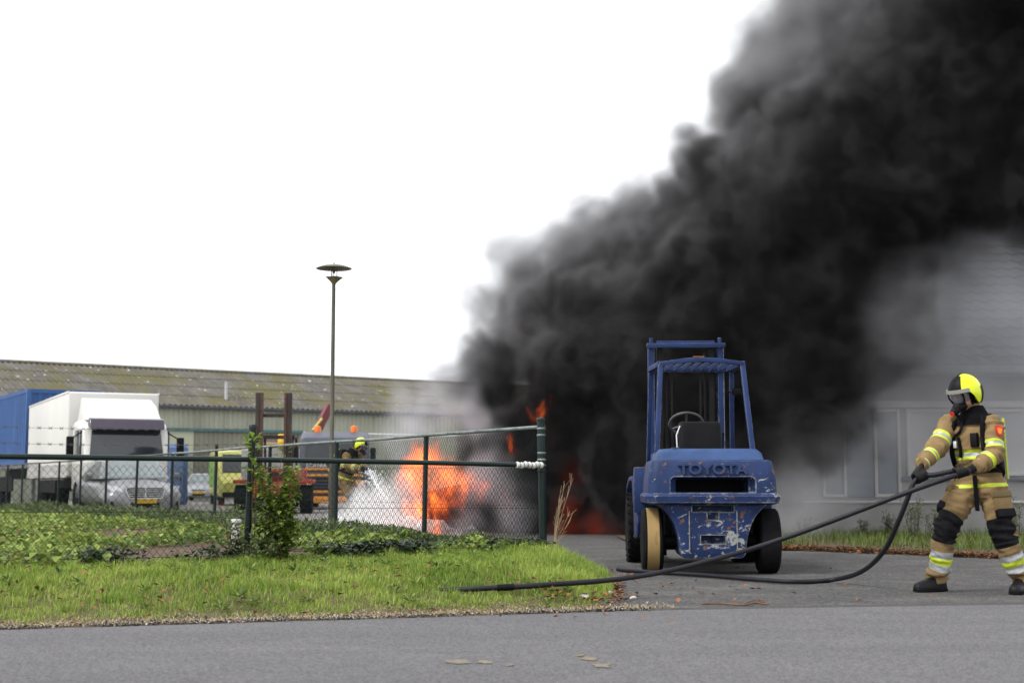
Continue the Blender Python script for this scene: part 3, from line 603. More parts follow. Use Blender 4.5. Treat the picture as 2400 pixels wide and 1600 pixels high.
tag(volume_object('water_spray', (-4.2, 24.8, -0.02), (-0.6, 27.6, 1.3), 0.05, spray_density, WM), 'white cloud of spray and foam below the hose jet by the flames', 'spray', kind='stuff')
# ================================================================== shared helpers for machines
RUB = mat('tyre_rubber', (0.010, 0.010, 0.011), 0.9, spec=0.08, var=0.3, scale=12, bump=0.15, bscale=60)
BLK = mat('black_plastic', (0.006, 0.006, 0.007), 0.5, spec=0.12, var=0.2, scale=12)
DARK = mat('dark_steel', (0.012, 0.012, 0.013), 0.6, metal=0.0, spec=0.15, var=0.3, scale=8)
CHROME = mat('chrome_trim', (0.66, 0.67, 0.69), 0.25, metal=0.35, var=0.08, scale=5)
GLASS = mat('dark_glass', (0.025, 0.03, 0.034), 0.06, var=0.2, scale=2, spec=0.7)
PLATE = mat('yellow_plate', (0.55, 0.33, 0.02), 0.5, var=0.08, scale=10)
RIMG = mat('grey_rim', (0.3, 0.3, 0.31), 0.4, metal=0.5, var=0.2, scale=9)
def boolean(o, cutter, op='DIFFERENCE'):
    md = o.modifiers.new('b', 'BOOLEAN'); md.object = cutter; md.operation = op; md.solver = 'EXACT'
    bpy.context.view_layer.update()
    me = bpy.data.meshes.new_from_object(o.evaluated_get(bpy.context.evaluated_depsgraph_get()))
    o.modifiers.clear(); old = o.data; o.data = me; me.name = old.name
    me.polygons.foreach_set('use_smooth', np.ones(len(me.polygons), bool)); me.set_sharp_from_angle(angle=R(35))
    bpy.data.objects.remove(cutter)
AX = Matrix.Rotation(R(90), 3, 'Y')          # lathe axis -> +X
def rring(hw, y0, y1, z, r, tilt=0.0, n=5, rf=0.02):
    """rounded rectangle: rear corners (y0) of radius r, front corners of radius rf"""
    P = []
    for cx, cyy, a0, rr in ((hw - rf, y1 - rf, 0, rf), (-hw + rf, y1 - rf, 90, rf), (-hw + r, y0 + r, 180, r), (hw - r, y0 + r, 270, r)):
        for k in range(n + 1):
            a = R(a0 + 90 * k / n); P.append((cx + rr * math.cos(a), cyy + rr * math.sin(a) + tilt, z))
    return P
def wheel(parent, c, r, wdt, tyre=RUB, rim=RIMG, lugs=0, name='wheel', band=None):
    """c: centre; the axle lies along x"""
    o = MB().lathe([(r * 0.30, -wdt * 0.3), (r * 0.58, -wdt * 0.32), (r * 0.6, -wdt * 0.44), (r * 0.56, -wdt * 0.46), (r * 0.62, -wdt * 0.48)], 28, ax=AX)
    o.lathe([(r * 0.62, wdt * 0.48), (r * 0.56, wdt * 0.46), (r * 0.6, wdt * 0.44), (r * 0.58, wdt * 0.32), (r * 0.30, wdt * 0.3)], 28, ax=AX)
    o.lathe([(0.0001, -wdt * 0.34), (r * 0.2, -wdt * 0.36), (r * 0.3, -wdt * 0.3)], 20, ax=AX); o.lathe([(r * 0.3, wdt * 0.3), (r * 0.2, wdt * 0.36), (0.0001, wdt * 0.34)], 20, ax=AX)
    w_ = o.build(name, rim, parent); w_.location = c
    t = MB().lathe([(r * 0.6, -wdt * 0.5), (r * 0.72, -wdt * 0.53), (r * 0.93, -wdt * 0.5), (r, -wdt * 0.40), (r * 1.005, 0), (r, wdt * 0.40), (r * 0.93, wdt * 0.5), (r * 0.72, wdt * 0.53), (r * 0.6, wdt * 0.5)], 40, ax=AX)
    for k in range(lugs):
        for s_ in (-1, 1):
            a = 2 * math.pi * (k + (0.5 if s_ > 0 else 0)) / lugs; rot = Matrix.Rotation(a, 3, 'X') @ Matrix.Rotation(0.5 * s_, 3, 'Z')
            t.box(Matrix.Rotation(a, 3, 'X') @ Vector((s_ * wdt * 0.27, 0, r * 1.0)), (wdt * 0.5, r * 0.10, r * 0.075), rot)
    t.build('tyre', tyre, w_)
    if band:
        b = MB().lathe([(r * 1.0, -wdt * 0.30), (r * 1.012, -wdt * 0.28), (r * 1.014, 0), (r * 1.012, wdt * 0.28), (r * 1.0, wdt * 0.30)], 40, ax=AX); b.build('tread_band', band, w_)
    return w_
def worn(name, base, chip, rust, f1, f2, s1=14, s2=9):
    """paint with chips down to undercoat and rust"""
    m = mat(name, base, 0.55, var=0.32, scale=4, col2=rust, f2=f2, scale2=s2, sharp=0.05, bump=0.06, bscale=60, spec=0.22)
    n = m.node_tree; b = n.nodes['Principled BSDF']; src = b.inputs['Base Color'].links[0].from_socket
    tc = n.nodes.new('ShaderNodeTexCoord'); no = n.nodes.new('ShaderNodeTexNoise'); no.inputs['Scale'].default_value = s1; no.inputs['Detail'].default_value = 9; no.inputs['Roughness'].default_value = 0.68; no.inputs['Distortion'].default_value = 0.6
    mp = n.nodes.new('ShaderNodeMapping'); mp.inputs['Location'].default_value = (3, 7, 1); mp.inputs['Scale'].default_value = (0.75, 1, 1.15); n.links.new(tc.outputs['Object'], mp.inputs[0]); n.links.new(mp.outputs[0], no.inputs['Vector'])
    r = n.nodes.new('ShaderNodeValToRGB'); r.color_ramp.elements[0].position = f1; r.color_ramp.elements[1].position = f1 + 0.02; lo = n.nodes.new('ShaderNodeTexNoise'); lo.inputs['Scale'].default_value = 2.6; lo.inputs['Detail'].default_value = 2; n.links.new(tc.outputs['Object'], lo.inputs['Vector'])
    sx_ = n.nodes.new('ShaderNodeSeparateXYZ'); n.links.new(tc.outputs['Object'], sx_.inputs[0])
    ma = n.nodes.new('ShaderNodeMath'); ma.operation = 'MULTIPLY_ADD'; ma.inputs[1].default_value = 0.30; n.links.new(lo.outputs[0], ma.inputs[0]); n.links.new(no.outputs[0], ma.inputs[2])
    mb_ = n.nodes.new('ShaderNodeMath'); mb_.operation = 'MULTIPLY_ADD'; mb_.inputs[1].default_value = 0.07; n.links.new(sx_.outputs[0], mb_.inputs[0]); n.links.new(ma.outputs[0], mb_.inputs[2])
    be = n.nodes.new('ShaderNodeBevel'); be.samples = 4; be.inputs['Radius'].default_value = 0.022; ge = n.nodes.new('ShaderNodeNewGeometry')
    dp = n.nodes.new('ShaderNodeVectorMath'); dp.operation = 'DOT_PRODUCT'; n.links.new(be.outputs[0], dp.inputs[0]); n.links.new(ge.outputs['Normal'], dp.inputs[1])
    ed = n.nodes.new('ShaderNodeMath'); ed.operation = 'SUBTRACT'; ed.inputs[0].default_value = 1.0; n.links.new(dp.outputs['Value'], ed.inputs[1])
    eb = n.nodes.new('ShaderNodeMath'); eb.operation = 'MULTIPLY_ADD'; eb.inputs[1].default_value = 0.75; n.links.new(ed.outputs[0], eb.inputs[0]); n.links.new(mb_.outputs[0], eb.inputs[2])
    zz_ = n.nodes.new('ShaderNodeMath'); zz_.operation = 'MULTIPLY_ADD'; zz_.inputs[1].default_value = -0.09; n.links.new(sx_.outputs[2], zz_.inputs[0]); n.links.new(eb.outputs[0], zz_.inputs[2])
    mc_ = n.nodes.new('ShaderNodeMath'); mc_.operation = 'SUBTRACT'; mc_.inputs[1].default_value = 0.09; n.links.new(zz_.outputs[0], mc_.inputs[0]); n.links.new(mc_.outputs[0], r.inputs[0])
    mi = n.nodes.new('ShaderNodeMix'); mi.data_type = 'RGBA'; mi.inputs['B'].default_value = tuple(chip) + (1,)
    n.links.new(r.outputs[0], mi.inputs['Factor']); n.links.new(src, mi.inputs['A']); n.links.new(mi.outputs['Result'], b.inputs['Base Color'])
    return m
BLUE = (0.012, 0.029, 0.098)
BL = worn('blue_paint', BLUE, (0.42, 0.43, 0.42), (0.20, 0.085, 0.03), 0.70, 0.72)
BLW = worn('chipped_blue_paint', (0.013, 0.028, 0.09), (0.30, 0.31, 0.30), (0.16, 0.065, 0.022), 0.605, 0.625, 16, 11)
BLL = worn('battered_blue_paint', (0.013, 0.028, 0.09), (0.30, 0.31, 0.29), (0.17, 0.07, 0.025), 0.605, 0.605, 17, 12)
BLH = worn('faded_blue_paint', (0.028, 0.062, 0.16), (0.40, 0.42, 0.42), (0.22, 0.12, 0.06), 0.71, 0.74, 9, 6)
# ================================================================== BLUE FORKLIFT
fk = thing('forklift', 'battered blue forklift truck seen from behind, standing on the driveway', 'forklift', (2.05, 15.0, 0), R(-2.0))
m = MB(); m.loft([rring(0.655, -0.56, 0.55, 0.80, 0.10), rring(0.65, -0.555, 0.55, 0.95, 0.10), rring(0.625, -0.53, 0.5, 1.10, 0.09), rring(0.61, -0.50, 0.48, 1.145, 0.08), rring(0.58, -0.46, 0.45, 1.16, 0.07)])
cw = m.build('counterweight', BLW, fk, angle=32)
c = MB().loft([[(-0.43, -1, 0.825), (0.43, -1, 0.825), (0.43, -1, 0.955), (0.40, -1, 0.985), (-0.40, -1, 0.985), (-0.43, -1, 0.955)], [(-0.43, -0.54, 0.825), (0.43, -0.54, 0.825), (0.43, -0.54, 0.955), (0.40, -0.54, 0.985), (-0.40, -0.54, 0.985), (-0.43, -0.54, 0.955)], [(-0.37, -0.47, 0.83), (0.37, -0.47, 0.83), (0.37, -0.47, 0.94), (0.36, -0.47, 0.96), (-0.36, -0.47, 0.96), (-0.37, -0.47, 0.94)], [(-0.37, 0.2, 0.83), (0.37, 0.2, 0.83), (0.37, 0.2, 0.94), (0.36, 0.2, 0.96), (-0.36, 0.2, 0.96), (-0.37, 0.2, 0.94)]]).build('cut', BL)
c.parent = fk; bpy.context.view_layer.update(); boolean(cw, c)
o = MB().box((0, 0.17, 0.89), (0.76, 0.04, 0.14)).build('radiator_core', BLK, cw)
text_mesh('lettering', 'TOYOTA', 0.150, 0.012, mat('lettering_blue_paint', (0.0125, 0.029, 0.095), 0.5, var=0.3, scale=12, col2=(0.14, 0.07, 0.03), f2=0.63, scale2=18), cw, (0.0, -0.556, 1.055), (R(80), 0, 0), 1.12, 0.002, 0.003)
m = MB(); m.loft([rring(0.62, -0.56, 0.5, 0.705, 0.10), rring(0.675, -0.60, 0.5, 0.725, 0.10), rring(0.685, -0.605, 0.5, 0.79, 0.10), rring(0.665, -0.585, 0.5, 0.82, 0.10)]); m.build('bumper_lip', BLL, fk, angle=30)
sk = [(-0.56, 0.71), (-0.50, 0.665), (-0.44, 0.60), (-0.39, 0.51), (-0.355, 0.40), (-0.335, 0.28), (-0.325, 0.20), (-0.29, 0.165), (0.29, 0.165), (0.325, 0.20), (0.335, 0.28), (0.355, 0.40), (0.39, 0.51), (0.44, 0.60), (0.50, 0.665), (0.56, 0.71)]
m = MB(); m.prism(sk, -0.52, 0.25, 'xz'); skt = m.build('skirt', BLL, fk, bevel=0.018)
for (cx, cz, sx, sz, dy) in ((0, 0.665, 0.42, 0.07, 0.25), (0.0, 0.60, 0.11, 0.10, 0.2), (0.0, 0.355, 0.25, 0.085, 0.22)):
    c = MB().box((cx, -0.52, cz), (sx, dy, sz)).build('cut', BL); c.parent = fk; bpy.context.view_layer.update(); boolean(skt, c)
m = MB(); m.cyl((0.0, -0.46, 0.29), (0.0, -0.46, 0.42), 0.014, n=8); m.build('tow_pin', DARK, fk)
for s_ in (-1, 1):
    m = MB(); m.box((s_ * 0.24, -0.525, 0.43), (0.012, 0.012, 0.42)); m.build('casting_seam', BLL, skt)
# hood and seat
m = MB(); m.loft([rring(0.555, -0.40, 0.55, 1.14, 0.07), rring(0.535, -0.33, 0.55, 1.23, 0.08), rring(0.50, -0.24, 0.55, 1.272, 0.09), rring(0.44, -0.15, 0.5, 1.28, 0.09)]); hood = m.build('hood', BLH, fk, angle=30)
m = MB(); m.box((-0.35, -0.20, 1.275), (0.07, 0.05, 0.03)); m.build('hood_latch', BL, hood)
m = MB(); m.loft([[(x * s_, 0.62 + 0.10 * t, 1.27 + 0.33 * t) for x, s_ in ((-0.235, 1), (0.235, 1))] + [(x * s_, 0.74 + 0.10 * t, 1.27 + 0.33 * t) for x, s_ in ((0.235, 1), (-0.235, 1))] for t, s_ in ((0, 1), (0.8, 1), (1, 1))]); seat = m.build('seat', BLK, fk, bevel=0.045, seg=3)
m = MB(); m.box((0, 0.95, 1.28), (0.48, 0.46, 0.11)); m.build('seat_cushion', BLK, seat, bevel=0.03)
m = MB(); m.tube([(-0.25, 0.70, 1.22), (-0.26, 0.70, 1.45), (-0.22, 0.71, 1.55)], 0.008, 6); m.build('seat_rail', CHROME, seat)
# steering column and wheel, front cowl
m = MB(); 
tilt = Matrix.Rotation(R(-38), 3, 'X')
ringp = [Vector((-0.10, 1.32, 1.60)) + tilt @ Vector((0.19 * math.cos(a), 0.19 * math.sin(a), 0)) for a in np.linspace(0, 2 * math.pi, 33)]
m.tube(ringp, 0.015, 8, cap=False)
for a in (0.5, 2.6, 4.7): m.tube([Vector((-0.10, 1.32, 1.59)), Vector((-0.10, 1.32, 1.60)) + tilt @ Vector((0.19 * math.cos(a), 0.19 * math.sin(a), 0))], 0.011, 6)
sw = m.build('steering_wheel', mat('grey_wheel', (0.09, 0.09, 0.09), 0.4, var=0.1), fk)
m = MB(); m.tube([(-0.10, 1.33, 1.6), (-0.10, 1.62, 1.1)], 0.035, 10); m.build('steering_column', BLK, fk)
m = MB(); m.box((0, 1.72, 1.05), (0.96, 0.18, 0.45)); m.build('dash_cowl', BL, fk, bevel=0.03)
for k, xx in enumerate((0.22, 0.28, 0.34)):
    m = MB(); m.tube([(xx, 1.55, 1.25), (xx, 1.48, 1.48)], 0.008, 6); m.lathe([(0.0001, -0.02), (0.016, -0.012), (0.018, 0), (0.014, 0.014), (0.0001, 0.02)], 8, (xx, 1.48, 1.49)); m.build('lever', BLK, fk)
# chassis, fenders, steps
m = MB(); m.box((0, 1.15, 0.62), (0.86, 1.5, 0.62)); m.box((0, 1.6, 0.42), (0.7, 1.4, 0.3)); m.build('chassis', DARK, fk, bevel=0.02)
for s_ in (-1, 1):
    m = MB(); m.prism([(0.50, 1.10), (0.58, 1.02), (1.0, 0.99), (1.45, 1.0), (1.75, 0.99), (2.25, 0.90), (2.42, 0.72), (2.39, 0.70), (2.23, 0.86), (1.75, 0.94), (1.45, 0.95), (1.0, 0.94), (0.6, 0.60), (0.50, 0.60)], 0.43 * s_, 0.745 * s_, 'yz'); m.build('fender', BL, fk, bevel=0.012)
    m = MB(); m.prism([(0.50, 0.93), (1.42, 0.95), (1.40, 0.80), (1.30, 0.50), (1.22, 0.30), (0.62, 0.34), (0.52, 0.5)], 0.66 * s_, 0.71 * s_, 'yz'); m.build('side_panel', BL, fk, bevel=0.012)
    m = MB(); m.box((s_ * 0.62, 0.95, 0.33), (0.2, 0.5, 0.03)); m.build('step', DARK, fk, bevel=0.008)
# rear axle and wheels
m = MB(); m.tube([(-0.5, 0, 0.33), (0.5, 0, 0.33)], 0.06, 10); m.tube([(-0.5, 0.1, 0.25), (0.5, 0.1, 0.25)], 0.025, 8); m.box((0, 0.1, 0.42), (0.5, 0.3, 0.22)); m.build('rear_axle', DARK, fk)
TAN = mat('tan_worn_tread', (0.32, 0.215, 0.09), 0.8, var=0.25, scale=4, col2=(0.05, 0.04, 0.03), f2=0.60, scale2=3.0, sharp=0.2, stretch=(1, 0.5, 0.5))
wheel(fk, (-0.585, 0.0, 0.33), 0.33, 0.21, name='rear_wheel', band=TAN)
wheel(fk, (0.60, -0.10, 0.33), 0.33, 0.21, name='rear_wheel')
for s_ in (-1, 1): wheel(fk, (0.62 * s_, 1.92, 0.405), 0.39, 0.28, lugs=22, name='front_wheel')
# overhead guard
gd = bpy.data.objects.new('overhead_guard', None); link(gd, fk)
for s_ in (-1, 1):
    m = MB(); m.bar((s_ * 0.515, 0.20, 1.16), (s_ * 0.445, 0.47, 2.20), 0.055, 0.075, Vector((0, 1, 0))); m.build('rear_post', BL, gd, bevel=0.008)
    m = MB(); m.bar((s_ * 0.50, 2.02, 0.95), (s_ * 0.475, 1.72, 2.22), 0.05, 0.075, Vector((0, 1, 0))); m.build('front_post', BL, gd, bevel=0.008)
    m = MB(); m.bar((s_ * 0.45, 0.45, 2.215), (s_ * 0.485, 1.74, 2.255), 0.05, 0.06); m.build('side_rail', BL, gd, bevel=0.008)
m = MB(); m.prism([(-0.46, 2.19), (-0.22, 2.225), (0, 2.235), (0.22, 2.225), (0.46, 2.19), (0.46, 2.235), (0.2, 2.275), (0, 2.285), (-0.2, 2.275), (-0.46, 2.235)], 0.425, 0.485, 'xz'); m.build('rear_rail', BL, gd, bevel=0.006)
m = MB(); m.box((0, 1.75, 2.26), (0.98, 0.05, 0.06)); m.build('front_rail', BL, gd, bevel=0.008)
m = MB(); m.box((-0.03, 0.455, 2.292), (0.12, 0.058, 0.012)); m.build('rust_patch', mat('rust', (0.24, 0.09, 0.03), 0.9, var=0.3, scale=30), gd)
for k in range(9):
    xx = -0.40 + 0.1 * k; zz = 2.245 - 0.035 * (abs(xx) / 0.4) ** 2
    m = MB(); m.bar((xx, 0.48, zz), (xx * 1.05, 1.73, 2.26), 0.012, 0.055); m.build('guard_bar', BL, gd)
m = MB(); m.box((0.43, 1.60, 1.98), (0.03, 0.05, 0.02)); m.box((0.51, 1.58, 1.98), (0.11, 0.03, 0.07)); m.build('mirror_bracket', BLK, gd, bevel=0.006)
# mast
ms = bpy.data.objects.new('mast', None); link(ms, fk)
for s_ in (-1, 1):
    m = MB(); x0 = s_ * 0.40
    m.box((x0 + s_ * 0.055, 2.45, 1.35), (0.014, 0.16, 2.45)); m.box((x0 + s_ * 0.02, 2.375, 1.35), (0.065, 0.014, 2.45)); m.box((x0 + s_ * 0.02, 2.525, 1.35), (0.065, 0.014, 2.45)); m.build('outer_channel', BL, ms)
    m = MB(); x0 = s_ * 0.315
    m.box((x0 + s_ * 0.03, 2.47, 1.40), (0.014, 0.11, 2.36)); m.box((x0, 2.415, 1.40), (0.06, 0.012, 2.36)); m.box((x0, 2.525, 1.40), (0.06, 0.012, 2.36)); m.build('inner_channel', DARK, ms)
    m = MB(); m.cyl((s_ * 0.235, 2.40, 0.2), (s_ * 0.235, 2.40, 1.5), 0.032, n=12); m.cyl((s_ * 0.235, 2.40, 1.5), (s_ * 0.235, 2.40, 2.5), 0.02, n=12); m.build('lift_cylinder', BLK, ms)
    m = MB()
    for k in range(44): m.box((s_ * 0.175, 2.41, 0.4 + k * 0.047), (0.022 if k % 2 else 0.030, 0.012, 0.040))
    m.build('lift_chain', DARK, ms)
    m = MB(); m.cyl((s_ * 0.42, 2.44, 2.58), (s_ * 0.42, 2.44, 2.70), 0.022, n=8); m.build('mast_bolt', BL, ms)
for zz, hh, ww in ((2.60, 0.055, 0.96), (2.30, 0.06, 0.94), (0.75, 0.10, 0.82), (0.25, 0.1, 0.82)):
    m = MB(); m.box((0, 2.355 if zz > 2 else 2.54, zz), (ww, 0.05, hh)); m.build('crossbar', BL, ms, bevel=0.006)
m = MB(); m.box((0.0, 2.43, 2.645), (0.70, 0.10, 0.03)); m.build('hose_guide', BL, ms)
m = MB(); m.box((0, 2.60, 0.62), (1.0, 0.05, 0.10)); m.box((0, 2.60, 0.25), (1.0, 0.05, 0.10)); m.box((-0.45, 2.60, 0.43), (0.06, 0.045, 0.28)); m.box((0.45, 2.60, 0.43), (0.06, 0.045, 0.28)); m.build('carriage', DARK, ms, bevel=0.006)
for s_ in (-1, 1):
    m = MB(); m.prism([(2.63, 0.68), (2.67, 0.68), (2.69, 0.09), (3.7, 0.05), (3.7, 0.035), (2.64, 0.04)], s_ * 0.30 - 0.06, s_ * 0.30 + 0.06, 'yz'); m.build('fork', DARK, ms, bevel=0.006)
# ================================================================== FIREFIGHTERS
SUIT = mat('tan_fire_suit', (0.228, 0.156, 0.074), 0.9, var=0.14, scale=7, bump=0.25, bscale=240, col2=(0.165, 0.11, 0.05), f2=0.47, scale2=4.5, sharp=0.25, spec=0.2)
YEL = mat('yellow_reflective', (0.50, 0.60, 0.03), 0.5, var=0.18, scale=20, spec=0.5)
SILV = mat('silver_reflective', (0.34, 0.35, 0.36), 0.4, var=0.2, scale=30, metal=0.2)
KNEE = mat('black_knee_fabric', (0.012, 0.012, 0.014), 0.85, spec=0.1, var=0.25, scale=18, bump=0.3, bscale=200)
SKIN = mat('skin', (0.42, 0.22, 0.15), 0.5, var=0.08, scale=14)
HOOD = mat('black_flash_hood', (0.006, 0.006, 0.007), 0.95, spec=0.08, var=0.3, scale=18, bump=0.2, bscale=120)
GLOVE = mat('black_leather_glove', (0.008, 0.008, 0.009), 0.55, spec=0.18, var=0.3, scale=18, bump=0.2, bscale=90)
BOOT = mat('black_boot_leather', (0.008, 0.008, 0.009), 0.45, spec=0.2, var=0.3, scale=12, bump=0.1, bscale=60)
HELM = mat('hi_vis_helmet', (0.68, 0.78, 0.01), 0.28, var=0.04, scale=4, coat=0.4)
VISR = mat('clear_visor', (0.45, 0.47, 0.5), 0.1, var=0.06, scale=3, spec=0.8, trans=0.8)
RED = mat('red_patch', (0.55, 0.03, 0.02), 0.6, var=0.1, scale=20)
ORNG = mat('orange_print', (0.75, 0.22, 0.03), 0.6, var=0.1, scale=20)
def remeshed(mb, name, voxel, smooth=4, sf=0.5):
    o = mb.build(name, SUIT); md = o.modifiers.new('r', 'REMESH'); md.mode = 'VOXEL'; md.voxel_size = voxel; md.use_smooth_shade = True
    s_ = o.modifiers.new('s', 'SMOOTH'); s_.iterations = smooth; s_.factor = sf
    bpy.context.view_layer.update()
    me = bpy.data.meshes.new_from_object(o.evaluated_get(bpy.context.evaluated_depsgraph_get())); bpy.data.objects.remove(o)
    me.materials.clear(); me.name = name; return me
def capsule(mb, pts, rs, n=14):
    """a limb through pts with radius rs, rounded at both ends"""
    pts = [Vector(p) for p in pts]; a = (pts[0] - pts[1]).normalized(); b = (pts[-1] - pts[-2]).normalized()
    P = [pts[0] + a * rs[0] * 0.85, pts[0] + a * rs[0] * 0.5] + pts + [pts[-1] + b * rs[-1] * 0.5, pts[-1] + b * rs[-1] * 0.85]
    mb.tube(P, [rs[0] * 0.45, rs[0] * 0.85] + list(rs) + [rs[-1] * 0.85, rs[-1] * 0.45], n)
def ellring(c, ax, ay, rx, ry, n=20): return [c + ax * (rx * math.cos(2 * math.pi * k / n)) + ay * (ry * math.sin(2 * math.pi * k / n)) for k in range(n)]
def seg_t(p, a, b):
    ab = b - a; t = (p - a).dot(ab) / ab.length_squared; return t, (p - (a + ab * max(0, min(1, t)))).length
def glove(parent, wrist, grip, axis, name='glove', hr=0.030, spread=0.026, flip=1):
    """a hand closed round a bar: grip = point on the bar, axis = its direction"""
    mb = MB(); axis = axis.normalized(); v = (grip - wrist); v = (v - axis * v.dot(axis)).normalized(); side = axis.cross(v).normalized() * flip
    kn = grip - v * (hr + 0.012) + side * 0.018
    rings = []
    for t, wx, th in ((-0.1, 0.044, 0.044), (0.05, 0.050, 0.046), (0.35, 0.050, 0.036), (0.65, 0.058, 0.032), (1.0, 0.056, 0.026)):
        cpt = wrist.lerp(kn, t); rings.append(ellring(cpt, axis, side, wx, th, 14))
    mb.loft(rings); fd = -1
    for i, L in enumerate((0.95, 1.0, 0.96, 0.82)):
        off = axis * ((i - 1.5) * spread); P = [kn + off - v * 0.01]
        for a in np.linspace(-60, 175 * L, 7):
            P.append(grip + off + (v * math.cos(R(a - 60)) + side * math.sin(R(a - 60)) * -1 * fd) * (hr + 0.010) )
        P = [P[0]] + [grip + off + (-v * math.cos(R(a)) + side * math.sin(R(a))) * (hr + 0.010) for a in np.linspace(35, 40 + 195 * L, 7)]
        mb.tube(P, [0.0155, 0.0155, 0.0152, 0.015, 0.0145, 0.014, 0.013, 0.011], 8)
    off = axis * (-2.1 * spread); P = [wrist.lerp(kn, 0.45) + axis * -0.035] + [grip + off * 0.9 + (-v * math.cos(R(a)) - side * math.sin(R(a))) * (hr + 0.012) for a in (15, 60, 105, 140)]
    mb.tube(P, [0.020, 0.019, 0.0175, 0.016, 0.013], 8)
    me = remeshed(mb, name, 0.0065, 2); me.materials.append(GLOVE); o = link(bpy.data.objects.new(name, me), parent)
    return o
def boot(parent, ankle, toe, zg=0.0, name='boot'):
    f = Vector((toe.x - ankle.x, toe.y - ankle.y, 0)); L = max(f.length, 0.14); f.normalize(); sd_ = Vector((-f.y, f.x, 0)); a = Vector((ankle.x, ankle.y, zg))
    mb = MB(); R_ = []
    for t, hw, h in ((-0.085, 0.025, 0.06), (-0.075, 0.040, 0.095), (-0.03, 0.048, 0.13), (0.03, 0.050, 0.13), (0.08, 0.052, 0.105), (0.13, 0.055, 0.085), (0.18, 0.052, 0.072), (0.215, 0.038, 0.058), (0.228, 0.02, 0.04)):
        c_ = a + f * t; R_.append([c_ + sd_ * x * hw + Vector((0, 0, z * h + 0.012)) for x, z in ((-1, 0), (-1.03, 0.3), (-0.92, 0.65), (-0.6, 0.93), (0, 1), (0.6, 0.93), (0.92, 0.65), (1.03, 0.3), (1, 0))])
    mb.loft(R_); capsule(mb, [a + Vector((0, 0, 0.09)) - f * 0.01, Vector((ankle.x, ankle.y, zg + 0.2)) - f * 0.01], [0.055, 0.062])
    me = remeshed(mb, name, 0.009, 2); me.materials.append(BOOT); o = link(bpy.data.objects.new(name, me), parent)
    s_ = MB(); R_ = []
    out = [(-0.09, 0.03), (-0.06, 0.046), (0.0, 0.05), (0.05, 0.047), (0.13, 0.058), (0.19, 0.052), (0.225, 0.03)]
    poly = [a + f * t + sd_ * w_ for t, w_ in out] + [a + f * t - sd_ * w_ for t, w_ in reversed(out)]
    s_.loft([[p + Vector((0, 0, 0.001)) for p in poly], [p + Vector((0, 0, 0.026)) for p in poly]]); s_.build('sole', RUB, o, bevel=0.004)
    return o
